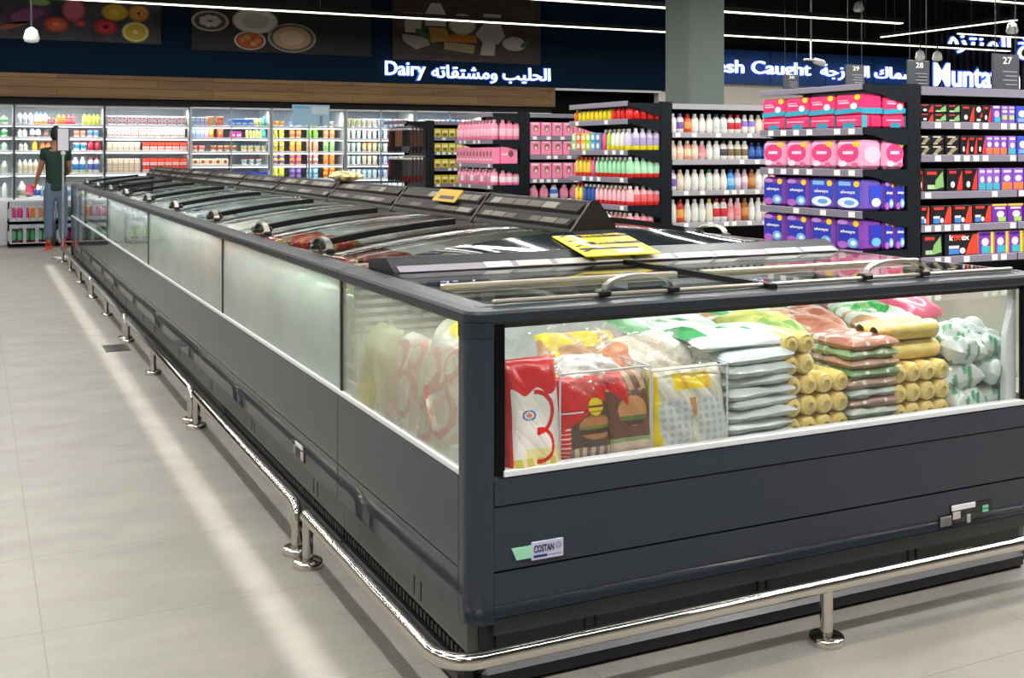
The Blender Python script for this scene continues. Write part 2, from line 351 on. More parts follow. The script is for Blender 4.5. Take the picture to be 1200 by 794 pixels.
def aisle_board(num, x, y, z, wid, hei):
    t = thing('aisle_board', 'charcoal hanging aisle board %s' % {'27': 'reading 27, just beside the kitchen name', '28': 'reading 28, at the end of the fish sign', '29': 'reading 29, covering part of the Arabic fish lettering', '30': 'reading 30, below the last letters of Caught'}[num], 'aisle sign', (x, y, z))
    MB().box(0, wid, -.01, .01, 0, hei, M('#3d4046', .5), .004).build('board', t)
    mbw = MB()
    for q in (.12, .88): mbw.tube([(wid*q, 0, hei), (wid*q, 0, 4.3-z)], .004, DARK, 5)
    mbw.build('suspension_wire', t)
    link('number', text_mesh(num, wid*.34, hei*.2, WHITE, .001, .01), t, (wid*.36, -.011, hei*.72))
    g = MB()
    for k in range(4): g.box(wid*(.35+.1*(k % 2)), wid*.9, -.0125, -.0105, hei*(.5-.12*k), hei*(.525-.12*k), M('#9a9ca2', .5))
    g.build('printed_line', t)
aisle_board('27', 5.6, 3.4, 1.72, .27, .26)
aisle_board('28', 6.39, 5.0, 1.84, .26, .24)
aisle_board('29', 6.78, 6.2, 1.93, .24, .21)
aisle_board('30', 8.3, 9.0, 2.07, .25, .19)

# ------------------------------------------------------------------ printed food pictures on the bulkhead
def ell(name, p, x, z, rx, rz, mats, y=-.031, rot=0.0):
    m = MB()
    for k, (f, mt) in enumerate(mats):
        m.add([(f*(rx*math.cos(a)*math.cos(rot)-rz*math.sin(a)*math.sin(rot)), -.0006*k, f*(rx*math.cos(a)*math.sin(rot)+rz*math.sin(a)*math.cos(rot))) for a in [2*PI*i/22 for i in range(22)]], [list(range(22))], mt)
    return link(name, m.mesh(name), p, (x, y, z))
def F(c): return M(c, .6)
p = thing('food_picture', 'printed picture of vegetables and fruit on dark slate', 'picture', (-1.8, 14.2, 2.8))
SLATE = noisy('slate_print', '#2c2830', '#4a444c', 3.0, .6)
MB().box(0, 3.18, -.03, 0, 0, 1.3, SLATE, .004).build('printed_board', p)
def PX(u): return -.717+u*.01104+1.8
def PZ(v): return 3.33-v*.0104-2.8
ell('aubergine', p, PX(31), PZ(19), .32, .11, [(1, F('#5a2f5c')), (.7, F('#8a4f82'))], rot=.25)
ell('carrot', p, PX(14), PZ(34), .2, .035, [(1, F('#9c5a3a'))], rot=.3)
ell('tomato', p, PX(64), PZ(30), .16, .105, [(1, F('#a8341f')), (.75, F('#cf5a35')), (.3, F('#e08a60'))])
ell('tomato', p, PX(122), PZ(30), .16, .11, [(1, F('#8d1a1c')), (.75, F('#c22a30')), (.25, F('#2a1414'))])
ell('lemon_half', p, PX(158), PZ(35.5), .185, .145, [(1, F('#c8b45a')), (.88, F('#e9dfa0')), (.78, F('#cdb23a')), (.2, F('#e9dfa0'))])
ell('lemon_half', p, PX(133), PZ(10), .18, .12, [(1, F('#b9922a')), (.85, F('#d8a92f')), (.4, F('#e5bf4c'))])
ell('apple', p, PX(162), PZ(10), .14, .12, [(1, F('#b0722f')), (.8, F('#d29440')), (.15, F('#3a2a18'))])
ell('smoothie_glass', p, PX(84), PZ(10), .15, .16, [(1, F('#b8546a')), (.8, F('#d0707f'))])
ell('cucumber_slice', p, PX(45), PZ(2), .15, .05, [(1, F('#4d7a35')), (.8, F('#93b56a'))])
ell('strawberry', p, PX(92), PZ(27), .08, .05, [(1, F('#a5323a')), (.5, F('#c95a5a'))])
p = thing('food_picture', 'printed picture of dough, stew and rice bowls on dark wood', 'picture', (1.8, 14.2, 2.74))
MB().box(0, 2.72, -.03, 0, 0, 1.35, noisy('dark_table_print', '#0d0f12', '#221d1a', 2.0, .6), .004).build('printed_board', p)
def PX(u): return 1.795+(u-225)*.01285-1.8
def PZ(v): return 3.452-v*.0108-2.74
for (u, v, rx, rz, mats) in ((246, 26, .27, .15, [(1, F('#b8b2a8')), (.9, F('#8d8378')), (.82, F('#4b4038'))]), (297, 23, .34, .19, [(1, F('#a9a79f')), (.92, F('#cfccc0')), (.6, F('#b9b5a6'))]), (291, 50, .235, .14, [(1, F('#c0b6ac')), (.88, F('#9b4a22')), (.7, F('#c0532a'))]), (340, 44, .37, .22, [(1, F('#a59d98')), (.92, F('#5d514b')), (.78, F('#b89a78')), (.5, F('#cdb295'))])):
    ell('bowl', p, PX(u), PZ(v), rx, rz, mats)
for k in range(7): ell('mozzarella_ball', p, PX(246)+.1*math.cos(k*.9), PZ(26)+.05*math.sin(k*.9), .065, .045, [(1, F('#b8ae9e')), (.7, F('#d8d0c2'))], y=-.034)
for k in range(6): ell('vegetable_chunk', p, PX(291)+.1*math.cos(k*1.05), PZ(50)+.05*math.sin(k*1.05), .05, .035, [(1, F(('#d87a3a', '#c23a22', '#a8a040')[k % 3]))], y=-.034)
p = thing('food_picture', 'printed picture of milk jug and cheeses on brown wood above Dairy', 'picture', (4.87, 14.2, 2.72))
MB().box(0, 2.6, -.03, 0, 0, 1.35, noisy('brown_table_print', '#2a2220', '#453936', 2.0, .6, (1, 1, 8)), .004).build('printed_board', p)
def PX(u): return 4.869+(u-462)*.01496-4.87
def PZ(v): return 3.634-v*.0121-2.72
def poly(name, pts, c, y=-.031): 
    q = [(PX(u), y, PZ(v)) for u, v in pts]; MB().add(q, [list(range(len(q)))], F(c)).build(name, p)
poly('milk_bottle', [(498, 30), (498, 15), (505, 0), (516, 0), (522, 14), (522, 30)], '#b9b7ae')
poly('milk_glass', [(474, 14), (496, 14), (493, 40), (476, 40)], '#aaa79b', -.0312)
poly('milk_jug', [(566, 10), (587, 10), (587, 26), (592, 40), (584, 50), (566, 50), (556, 38), (566, 24)], '#a5a49c', -.0314)
ell('brie_wheel', p, PX(541), PZ(26), .24, .17, [(1, F('#a99c84')), (.85, F('#c0b498'))], y=-.0316)
poly('cheese_wedge', [(502, 32), (521, 32), (530, 48), (505, 52)], '#b07f30', -.0318)
poly('cheddar_block', [(528, 40), (558, 40), (558, 50), (526, 50)], '#b96f1c', -.032)
poly('butter_stick', [(520, 50), (556, 53), (554, 65), (520, 60)], '#a08a62', -.0325)
poly('curd_bowl', [(472, 42), (500, 46), (504, 55), (488, 62), (474, 52)], '#9a938b', -.0322)
poly('feta_cube', [(566, 42), (581, 44), (579, 66), (562, 66)], '#b3aba2', -.0328)
ell('camembert_wheel', p, PX(603), PZ(49), .22, .12, [(1, F('#9c978a')), (.85, F('#bdb8aa'))], y=-.0318)
ell('parsley_sprig', p, PX(495), PZ(41), .13, .05, [(1, F('#2c4a22')), (.6, F('#3f6a2e'))], y=-.0335, rot=-.5)
ell('parsley_sprig', p, PX(618), PZ(47), .13, .04, [(1, F('#2c4a22')), (.6, F('#3f6a2e'))], y=-.0335, rot=.6)

# ------------------------------------------------------------------ island freezer
W = 1.92; YE = 11.75
def part(mb, name, t, mesh=None):
    me = mesh or mb.mesh(name); me.transform(Matrix.Translation(-Vector(t.location))); return link(name, me, t)
def sub(mb, name, p, t):
    me = mb.mesh(name); me.transform(Matrix.Translation(-Vector(t.location))); return link(name, me, p)
def sweep(mb, path, prof, mat, smooth=True):
    """path: (x, y, nx, ny) with the inward direction; prof: (inward, z) closed"""
    n = len(prof); vs = [(x+nx*a, y+ny*a, z) for x, y, nx, ny in path for a, z in prof]; fs = []
    for i in range(len(path)-1):
        for k in range(n): fs.append([i*n+k, i*n+(k+1) % n, (i+1)*n+(k+1) % n, (i+1)*n+k])
    fs += [list(range(n)), list(range((len(path)-1)*n, len(path)*n))]
    mb.add(vs, fs, mat, False); return mb
def u_path(y1, r=.045, q=7):
    p = [(0, y1, 1, 0), (0, r, 1, 0)]
    for k in range(1, q): a = PI/2*k/q; p.append((r-r*math.cos(a), r-r*math.sin(a), math.cos(a), math.sin(a)))
    p += [(r, 0, 0, 1), (W-r, 0, 0, 1)]
    for k in range(1, q): a = PI/2*(1-k/q); p.append((W-r+r*math.cos(a), r-r*math.sin(a), -math.cos(a), math.sin(a)))
    return p+[(W, r, -1, 0), (W, y1, -1, 0)]
RPROF = [(.004, .868), (0, .874), (0, .892), (.004, .899), (.03, .903), (.075, .906), (.08, .90), (.08, .884), (.03, .868)]
def arc(x):
    d = abs(x-W/2)/.86; return .906+.086*(1-min(1, d)**1.9)
G_SIDE = glass('frosted_side_glass', fog=.80, fogcol='#dde6df', fogscale=(3, 2, 5), ztop=(.55, .86, .75))
G_HEAD = glass('misted_side_glass', fog=.38, fogcol='#dcdccb', fogscale=(4, 4, 3))
G_CLEAR = glass('clear_side_glass', fog=.12, fogcol='#dfe9e6', fogscale=(2, 2, 4))
G_MID = glass('lightly_misted_glass', fog=.6, fogcol='#dde6df', fogscale=(3, 2, 5), ztop=(.55, .86, .6))
G_FRONT = glass('front_glass', tint=(.97, .98, .98))
G_LID = glass('lid_glass', tint=(.90, .945, .935), rough=.0, ior=1.33)
GRILL = M('#1b1d20', .5); KICK = M('#5b5e60', .35)

def side_walls(t, y0, y1, panes, gl):
    """both long sides between y0 and y1; panes: pane boundaries along y"""
    for sgn, x in ((1, 0), (-1, W)):
        X = lambda a, b: (min(x+sgn*a, x+sgn*b), max(x+sgn*a, x+sgn*b))
        for nm, z0, z1, off in (('lower_panel', .183, .290, 0), ('middle_panel', .2935, .507, 0)):
            m = MB(); ys = panes
            for a, b in zip(ys[:-1], ys[1:]): m.box(*X(off, .022), a+.001, b-.001, z0, z1, PANEL)
            part(m, nm, t)
        part(MB().box(*X(.002, .03), y0, y1, .507, .523, FASCIAW, .002), 'glass_channel', t)
        for a, b in zip(panes[:-1], panes[1:]):
            part(MB().box(*X(.010, .016), a+.012, b-.012, .517, .872, gl), 'side_glass', t)
        m = MB()
        for a in panes[1:]: m.box(*X(.006, .022), a-.018, a-.001, .512, .87, BLACK)
        part(m, 'glass_mullion', t)
        m = MB().box(*X(.022, .06), y0, y1, .085, .183, KICK)
        y = y0+.3
        while y < y1-.1: m.box(*X(.0205, .0225), y, y+.006, .10, .15, BLACK); m.box(*X(.0205, .0225), y+.05, y+.056, .10, .15, BLACK); y += .95
        part(m, 'kick_panel', t)
        m = MB().box(*X(.03, .06), y0, y1, .05, .085, GRILL)
        y = y0+.01
        while y < min(y1, 3.0)-.02: m.box(*X(.022, .034), y, y+.016, .056, .078, BLACK); y += .026
        part(m, 'intake_grille', t)
        part(MB().box(*X(.002, .05), y0, y1, 0, .048, M('#17181b', .3), .012), 'rubber_skirting', t)
BARM = M('#08090b', .45, 0, .25)
def lid_bar(m, x0, x1, y, sgn):
    n = 10
    for k in range(n):
        a = x0+(x1-x0)*k/n; b = x0+(x1-x0)*(k+1)/n
        za, zb = arc(a), arc(b)
        vs = [(xx, yy, zz+dz) for xx, zz in ((a, za), (b, zb)) for yy in (y-.022, y+.022) for dz in (.002, .026)]
        m.add(vs, [(0, 1, 3, 2), (4, 6, 7, 5), (0, 4, 5, 1), (2, 3, 7, 6), (1, 5, 7, 3), (0, 2, 6, 4)], BARM)
    xa = min(x0, x0+.08*sgn); m.box(xa, xa+.08, y-.05, y+.045, .908, .936, BLACK, .01)
def lid_handle(t, p, c, along, half):
    x, y, z = c; pts = []
    for k in range(11):
        a = PI*k/10; d = -half*math.cos(a); pts.append((x+(d if along == 'x' else 0), y+(d if along == 'y' else 0), z+.043*math.sin(a)**.7))
    m = MB()
    n = len(pts); vs = []; fs = []
    for (px_, py_, pz_) in pts:
        for da, dz in ((-.013, -.003), (.013, -.003), (.011, .004), (-.011, .004)):
            vs.append((px_+(0 if along == 'x' else da), py_+(da if along == 'x' else 0), pz_+dz))
    for i in range(n-1):
        for k in range(4): fs.append([i*4+k, i*4+(k+1) % 4, i*4+4+(k+1) % 4, i*4+4+k])
    fs += [[0, 1, 2, 3], list(range(n*4-4, n*4))]; m.add(vs, fs, SATIN, False)
    for e in (0, -1):
        q = pts[e]; m.box(q[0]-.018, q[0]+.018, q[1]-.018, q[1]+.018, z-.006, z+.012, BLACK, .005)
    return sub(m, 'handle', p, t)
LIDS = [1.045, 1.90, 2.893, 4.02, 5.337, 6.50, 7.87, 8.93, 10.0, 11.22, 11.7]
BARS = [1.72, 2.66, 3.76, 5.03, 6.24, 7.52, 8.70, 9.87, 11.12, 99]
tag_mesh = {}
def price_tag(t, p, x0, x1, y0, y1, verts, mat, name='price_tag'):
    m = MB().add(verts, [[0, 1, 2, 3]], mat); return sub(m, name, p, t)
def spine(t, y0, y1, rnd):
    """triangular price rail ridge along the middle of the island"""
    b0, b1, za, zb = .83, 1.04, .98, 1.095
    s = part(MB().prism([(b0, za), (.923, zb), (.947, zb), (b1, za)], 'y', y0+.012, y1-.012, M('#131211', .5, 0, .2)), 'price_rail', t)
    part(MB().prism([(b0-.004, za-.006), (.921, zb+.004), (.949, zb+.004), (b1+.004, za-.006)], 'y', y0, y0+.014, M('#17110d', .35)), 'end_plate', t)
    for sgn in (1, -1):
        P = lambda f, off: (.935-sgn*(.012+(.093)*(1-f))-sgn*off*.77, za+(zb-za)*f+off*.64)
        for f0, f1 in ((.22, .44), (.64, .90)):
            m = MB(); a = P(f0, .012); b = P(f1, .003); c = P(f0-.05, .0)
            m.prism([a, b, P(f1, -.002), c], 'y', y0+.03, y1-.03, M('#2a2826', .5, 0, .2)); sub(m, 'tag_channel', s, t)
            y = y0+.05
            while y < y1-.16:
                wd = rnd.choice((.08, .11, .14)); q0 = P(f0+.02, .0135); q1 = P(f1-.02, .006)
                if rnd.random() < .72:
                    m = MB().add([(q0[0], y, q0[1]), (q0[0], y+wd, q0[1]), (q1[0], y+wd, q1[1]), (q1[0], y, q1[1])], [[0, 1, 2, 3]], rnd.choice((M('#77756a', .6), M('#8f8d82', .6), M('#5f5d56', .6))))
                    sub(m, 'price_tag', s, t)
                y += wd+.012
rnd = random.Random(4)
def module(y0, y1, label, gl, panes=None):
    t = thing('freezer_cabinet', label, 'freezer', (W/2, y0, 0), group=None)
    y0 += .0007; y1 -= .0007
    side_walls(t, y0, y1, panes or [y0, y1], gl)
    for sgn, x in ((1, 0), (-1, W)):
        m = MB(); m.prism([(x+sgn*a, z) for a, z in RPROF], 'y', y0+.001, y1-.001, RAILM); part(m, 'top_rail', t)
    m = MB().box(.03, W-.03, y0, y1, .20, .24, LINER)
    m.box(.03, .05, y0, y1, .24, .55, LINER).box(W-.05, W-.03, y0, y1, .24, .55, LINER)
    part(m, 'liner', t)
    part(MB().box(.935, .965, y0, y1, .24, .985, LINER), 'centre_wall', t)
    for a, b in ((.06, .93), (.97, W-.06)):
        m = MB()
        m.box(a, b, y0+.01, y1-.01, .575, .59, FASCIAW)
        y = y0+.05
        part(m, 'basket_deck', t)
    # lids that belong here
    ls = [(max(a, y0+.01), min(b, y1-.005), a) for a, b in zip(LIDS[:-1], LIDS[1:]) if y0-.02 <= (a+b)/2 < y1-.02]
    for (a, b, a0) in ls:
        b = [q for q in LIDS if q > a0][0]
        for sgn, side in ((1, 0), (-1, 1)):
            X = lambda q: q if side == 0 else W-q
            m = MB(); n = 14; vs = []
            xs = [X(.085+(.845-.085)*k/n) for k in range(n+1)]
            for dz in (0, -.006):
                for xx in xs: vs += [(xx, a0+.004, arc(xx)+dz), (xx, b-.004, arc(xx)+dz)]
            fs = []; o = 2*(n+1)
            for k in range(n): fs += [[2*k, 2*k+1, 2*k+3, 2*k+2], [o+2*k+2, o+2*k+3, o+2*k+1, o+2*k], [2*k, 2*k+2, o+2*k+2, o+2*k], [2*k+1, o+2*k+1, o+2*k+3, 2*k+3]]
            fs += [[0, o, o+1, 1], [2*n, 2*n+1, o+2*n+1, o+2*n]]
            m.add(vs, fs, G_LID, True); lid = part(m, 'sliding_lid', t)
            if b < 11.5:
                m = MB(); by = BARS[LIDS.index(a0)]; lid_bar(m, X(.10), X(.68), by, sgn); sub(m, 'front_bar', lid, t)
                lid_handle(t, lid, (X(.105), by-.15, .916), 'y', .095)
            m = MB()
            for k in range(n):
                xa, xb = xs[k], xs[k+1]
                if abs(xa-W/2) < .4: m.add([(xa, b-.018, arc(xa)+.001), (xb, b-.018, arc(xb)+.001), (xb, b-.003, arc(xb)+.001), (xa, b-.003, arc(xa)+.001)], [[0, 1, 2, 3]], BLACKG)
            sub(m, 'glass_seal', lid, t)
        spine(t, a0, b, rnd)
    for sgn, x in ((1, .075), (-1, W-.075)):
        part(MB().box(x-.008, x+.008, y0+.05, y1-.05, .874, .886, WHITE), 'lamp_strip', t)
        area('strip_light', (x-W/2, (y1-y0)/2, .872), .012, (y1-y0)*.94, W_CASE*1.9*(y1-y0), (0, R(3*sgn), 0), t, R(175), (.95, 1, .98))
    return t
U2 = module(1.037, 2.893, 'second unit of the island freezer, first heavily frosted side pane after the corner unit', G_SIDE)
# the same control window low on the long side
c2 = part(MB().box(-.003, -.0005, 1.42, 1.58, .195, .25, M('#0b0c0f', .25)), 'control_window', U2)
sub(MB().box(-.006, -.002, 1.44, 1.53, .235, .25, WHITE, .001), 'paper_label', c2, U2)
sub(MB().box(-.006, -.002, 1.43, 1.46, .2, .228, M('#cdbfc2', .4), .001).box(-.006, -.002, 1.53, 1.565, .2, .228, M('#85857f', .4), .001), 'display_unit', c2, U2)
module(2.893, 5.337, 'third unit of the island freezer with red and yellow packs under its lids', G_SIDE)
module(5.337, 7.87, 'fourth unit of the island freezer, side pane greener and half clear', G_MID)
module(7.87, 10.0, 'fifth unit of the island freezer, clear side pane mirroring grey crates', G_CLEAR)
tend = module(10.0, YE, 'last unit of the island freezer beside the sign on a pole', G_CLEAR)
part(MB().box(.0, W, YE, YE+.03, .05, .9, PANEL, .008), 'end_panel', tend)

# corner unit, its short face towards the viewer
H = thing('freezer_head_cabinet', 'corner unit of the island freezer with wide window full of frozen bags', 'freezer', (W/2, 0, 0))
side_walls(H, .066, 1.035, [.068, 1.035], G_HEAD)
for nm, z0, z1, y in (('lower_panel', .183, .2885, .0), ('middle_panel', .2935, .442, .0), ('window_frame', .446, .506, -.003)):
    part(MB().box(.062, W-.062, y, .024, z0, z1, PANEL), nm, H)
part(MB().box(.088, W-.098, .001, .03, .508, .524, FASCIAW, .002), 'glass_channel', H)
part(MB().box(.062, W-.062, .0245, .029, .18, .505, BLACK), 'panel_backing', H)
for sgn, x in ((1, 0), (-1, W)):
    pts = [(x+sgn*a, b) for a, b in ([(.0, .066)]+[(.042-.042*math.cos(PI/2*k/8), .042-.042*math.sin(PI/2*k/8)) for k in range(9)]+[(.061, 0), (.061, .03), (.03, .03), (.03, .066)])]
    m = MB(); n = len(pts); m.prism(pts, 'z', .172, .872, PANEL); part(m, 'corner_post', H)
    m = MB(); m.prism([(x+sgn*(abs(px_-x)*1.03-.002), py_*1.03-.002) for px_, py_ in pts], 'z', .838, .871, RAILM); part(m, 'post_cap', H)
m = MB(); sweep(m, u_path(1.034), RPROF, RAILM); part(m, 'top_rail', H)
part(MB().box(.092, W-.1, .010, .016, .517, .872, G_FRONT), 'front_glass', H)
BORD = M('#05060a', .25, 0, .15)
m = MB().box(.0615, .092, .006, .02, .512, .87, BORD).box(W-.1, W-.0615, .006, .02, .512, .87, BORD)  .box(.092, W-.1, .0165, .02, .856, .87, BLACKG)
part(m, 'glass_border', H)
m = MB().box(.03, W-.03, .03, 1.03, .20, .24, LINER).box(.03, .05, .09, 1.03, .24, .55, LINER).box(W-.05, W-.03, .09, 1.03, .24, .55, LINER).box(.09, W-.09, .026, .045, .24, .513, LINER)
part(m, 'liner', H)
m = MB().box(.05, W-.05, 1.0, 1.03, .24, .70, LINER).box(.05, W-.05, 1.015, 1.03, .70, .87, M('#8fa2ab', .4))
for k in range(6): m.box(.05, W-.05, .99, 1.015, .71+.028*k, .722+.028*k, WHITE)
part(m, 'air_return_louvre', H)
part(MB().box(.055, W-.055, .05, .985, .465, .48, FASCIAW), 'basket_deck', H)
part(MB().prism([(W-.145, .5), (W-.1, .5), (W-.1, .86), (W-.112, .86), (W-.118, .79), (W-.14, .72)], 'y', .03, .05, LINER), 'inner_pillar', H)
# kick space below the short face
m = MB().box(.09, W-.09, .05, .07, .05, .18, M('#23272c', .4)).box(.07, W-.07, .02, .05, .135, .172, M('#30363c', .35))
for k, x in enumerate((.33, .36, .86, .89, 1.40, 1.43)): m.box(x, x+.006, .046, .052, .055, .13, BLACK)
part(m, 'kick_panel', H)
part(MB().box(.05, W-.05, .035, .08, 0, .05, M('#17181d', .3), .012), 'rubber_skirting', H)
for x in (.07, W-.07): part(MB().box(x-.02, x+.02, .06, .1, 0, .18, M('#2a2e33', .5)), 'foot', H)
# maker's plate and control window
m = MB().box(.157, .242, -.005, 0, .3055, .3485, M('#c9c6e0', .4), .001); pl = part(m, 'maker_plate', H)
part(MB().prism([(.118, .3125), (.157, .3125), (.157, .341), (.106, .341)], 'y', -.004, 0, M('#9fe0bd', .5)), 'energy_label', H)
o = link('plate_lettering', text_mesh('COSTAN', .053, .017, M('#1b2050', .5), .001, .02), pl, (.163-W/2, -.0052, .3235))
m = MB().box(.162, .198, -.0056, -.005, .3115, .3175, M('#1c2f8a', .5)).box(.2, .236, -.0054, -.005, .313, .3155, M('#8682a8', .5)); sub(m, 'plate_stripe', pl, H)
m = MB()
for r in (.0085, .005):
    n = 16; vs = [(.2285+q*math.cos(2*PI*k/n), -.0055, .334+q*math.sin(2*PI*k/n)) for q in (r, r-.0018) for k in range(n)]
    m.add(vs, [[k, (k+1) % n, n+(k+1) % n, n+k] for k in range(n)], M('#8a86ad', .5))
sub(m, 'plate_emblem', pl, H)
ct = part(MB().prism([(1.469, .19), (1.68, .20), (1.68, .245), (1.52, .245), (1.515, .225), (1.469, .22)], 'y', -.003, .002, M('#0b0c0f', .25)), 'control_window', H)
sub(MB().box(1.47, 1.515, -.006, -.002, .192, .22, M('#77706c', .35), .002), 'window_cover', ct, H)
sub(MB().box(1.515, 1.61, -.006, -.003, .232, .248, WHITE, .001), 'paper_label', ct, H)
sub(MB().box(1.52, 1.55, -.006, -.003, .207, .228, M('#cdbfc2', .4), .001), 'display_unit', ct, H)
sub(MB().box(1.64, 1.662, -.006, -.003, .213, .22, M('#7fd6b0', .4)).box(1.64, 1.662, -.006, -.003, .224, .232, M('#7fd6b0', .4)), 'green_socket', ct, H)
sub(MB().box(1.575, 1.59, -.007, -.003, .19, .215, M('#b9b4b0', .4), .002), 'switch', ct, H)
# flat sliding lids over the corner unit
ALU = M('#b7aea0', .3, .6)
for x0, x1, hx in ((.085, .885, (.39, .595)), (.915, W-.085, (1.25, 1.47))):
    lid = part(MB().box(x0, x1, .05, .78, .902, .908, G_LID), 'sliding_lid', H)
    sub(MB().box(x0, x1, .052, .066, .908, .918, ALU, .003), 'front_bar', lid, H)
    sub(MB().box(x0, x1-.06, .37, .395, .908, .92, ALU, .003), 'middle_bar', lid, H)
    lid_handle(H, lid, (sum(hx)/2, .062, .914), 'x', (hx[1]-hx[0])/2)
part(MB().box(.885, .915, .03, .78, .9, .917, BLACKG, .003), 'lid_divider', H)
st = part(MB().prism([(.785, .908), (.869, .948), (1.034, .93), (1.034, .905)], 'x', .10, W-.10, M('#1b2125', .3, 0, .35)), 'price_rail', H)
sub(MB().add([(.115, .783, .911), (W-.115, .783, .911), (W-.115, .814, .9265), (.115, .814, .9265)], [[0, 1, 2, 3]], M('#8f8b94', .35)), 'tag_channel', st, H)
xx = .13
while xx < W-.2:
    wd = rnd.choice((.09, .12, .14))
    if rnd.random() < .62: sub(MB().add([(xx, .783, .9135), (xx+wd, .783, .9135), (xx+wd, .811, .9275), (xx, .811, .9275)], [[0, 1, 2, 3]], rnd.choice((TAGW, TAGW, TAGB))), 'price_tag', st, H)
    xx += wd+.02
m = MB(); n = 24
m.grid(lambda u, v: (.10+(W-.2)*u, .869+(1.035-.869)*v, .949+(max(arc(.10+(W-.2)*u), .93)-.949+.004)*v), 48, 10, M('#1a2226', .06))
part(m, 'curved_hood', H)
part(MB().box(.1, W-.1, 1.016, 1.034, .60, .92, DARK), 'hood_back', H)
for loc, sx, rot, L in ((((0), .085, .868), 1.6, (R(28), 0, 0), 1.6),):
    part(MB().box(.12, W-.12, .068, .084, .872, .884, WHITE), 'lamp_strip', H)
    area('strip_light', loc, L, .012, W_CASE*1.0*L, rot, H, R(160), (.97, 1, .99))
for sgn, x in ((1, .085), (-1, W-.085)):
    part(MB().box(x-.008, x+.008, .12, .98, .872, .884, WHITE), 'lamp_strip', H)
    area('strip_light', (x-W/2, .55, .868), .012, .8, W_CASE*.9, (0, R(-25*sgn), 0), H, R(150), (.97, 1, .97))

# the yellow offer sign lying on the hood
def offer_sign():
    a = Vector((.747, .775, .931)); bx = Vector((.285, 0, 0)); up = Vector((-.012, .215, .05))
    nrm = bx.cross(up).normalized()
    t = thing('offer_sign', 'yellow and black striped special offer sign lying on the curved hood', 'sign', a)
    Q = lambda u, v, h=0: tuple(bx*u+up*v+nrm*h)
    m = MB(); m.add([Q(0, 0), Q(1, 0), Q(1, 1), Q(0, 1), Q(0, 0, .004), Q(1, 0, .004), Q(1, 1, .004), Q(0, 1, .004)], [(0, 1, 2, 3), (4, 5, 6, 7), (0, 1, 5, 4), (1, 2, 6, 5), (2, 3, 7, 6), (3, 0, 4, 7)], YEL); m.build('board', t)
    m = MB()
    for (u0, u1, v0, v1) in ((.25, 1, .86, .98), (.3, 1, .50, .64), (0.05, .85, .26, .36)): m.add([Q(u0, v0, .0045), Q(u1, v0, .0045), Q(u1, v1, .0045), Q(u0, v1, .0045)], [[0, 1, 2, 3]], M('#191714', .5))
    for k in range(4): m.add([Q(.02, .9-.24*k, .0046), Q(.12, .98-.24*k, .0046), Q(.2, .98-.24*k, .0046), Q(.1, .9-.24*k, .0046)], [[0, 1, 2, 3]], M('#191714', .5))
    m.build('black_stripe', t)
    m = MB().add([Q(.18, .99, .005), Q(.27, .99, .005), Q(.34, .66, .005), Q(.22, .60, .005), Q(.40, .34, .005), Q(.30, .34, .005), Q(.10, .66, .005), Q(.25, .72, .005)], [list(range(8))], WHITE); m.build('white_flash', t)
    m = MB().add([Q(.45, .06, .005), Q(.78, .06, .005), Q(.86, .24, .005), Q(.52, .24, .005)], [[0, 1, 2, 3]], WHITE); m.build('price_panel', t)
    rot = Matrix((bx.normalized(), nrm*-1, up.normalized())).transposed().to_4x4()
    for body, u, v, wu, hv in (('SPECIAL OFFER', .36, .885, .55, .07), ('SPECIAL OFFER', .38, .53, .55, .075)):
        o = link('lettering', text_mesh(body, .285*wu, .235*hv, M('#e9cf4a', .5), .0004, .02), t); o.matrix_local = Matrix.Translation(Vector(Q(u, v, .0052))) @ rot
offer_sign()
t = thing('offer_card', 'small yellow offer card clipped on the second price ridge from the corner unit', 'sign', (.865, 2.15, 1.045))
m = MB(); m.add([(0, 0, 0), (0, .26, 0), (.045, .26, .052), (.045, 0, .052), (-.004, 0, .004), (-.004, .26, .004), (.041, .26, .056), (.041, 0, .056)], [(0, 1, 2, 3), (4, 5, 6, 7), (0, 1, 5, 4), (1, 2, 6, 5), (2, 3, 7, 6), (3, 0, 4, 7)], M('#c9a416', .5)); m.build('card', t)
m = MB().add([(.004, .03, .0145), (.004, .2, .0145), (.016, .2, .0285), (.016, .03, .0285)], [[0, 1, 2, 3]], M('#3a3010', .5)); m.build('printed_line', t)

# ------------------------------------------------------------------ stainless bumper rail round the island
ZR = .148; RR = .019; OFF = -.106
def bump_rail(label, pts, posts, ):
    """pts: rail centre line incl. bends; posts: (x, y)"""
    t = thing('bumper_rail', label, 'bumper rail', (posts[0][0], posts[0][1], 0))
    part(MB().tube(pts, RR, STEEL, 16), 'rail_tube', t)
    for x, y in posts:
        m = MB().tube([(x, y, .02), (x, y, ZR-.008)], .0165, STEEL, 14); po = part(m, 'post', t)
        m = MB().lathe(x, y, 0, [(.046, 0), (.046, .016), (.043, .020), (.018, .0205)], STEEL, 24); sub(m, 'floor_flange', po, t)
    return t
def bend(p, q, r, corner, n=6):
    c = Vector(corner); a = (Vector(p)-c).normalized(); b = (Vector(q)-c).normalized()
    return [tuple(c+a*r*(1-math.sin(PI/2*k/n))+b*r*(1-math.cos(PI/2*k/n))) for k in range(n+1)]
cn = bend((OFF, 1, ZR), (1, OFF, ZR), .09, (OFF, OFF, ZR))
cn2 = bend((0, OFF, ZR), (W-OFF, 1, ZR), .09, (W-OFF, OFF, ZR))
bump_rail('polished steel bumper rail wrapping the near corner of the island freezer', [(OFF, 1.02, ZR)]+cn+cn2+[(W-OFF, 3.0, ZR)], [(OFF, 1.0), (.961, OFF), (W-OFF, 1.0), (W-OFF, 2.6)])
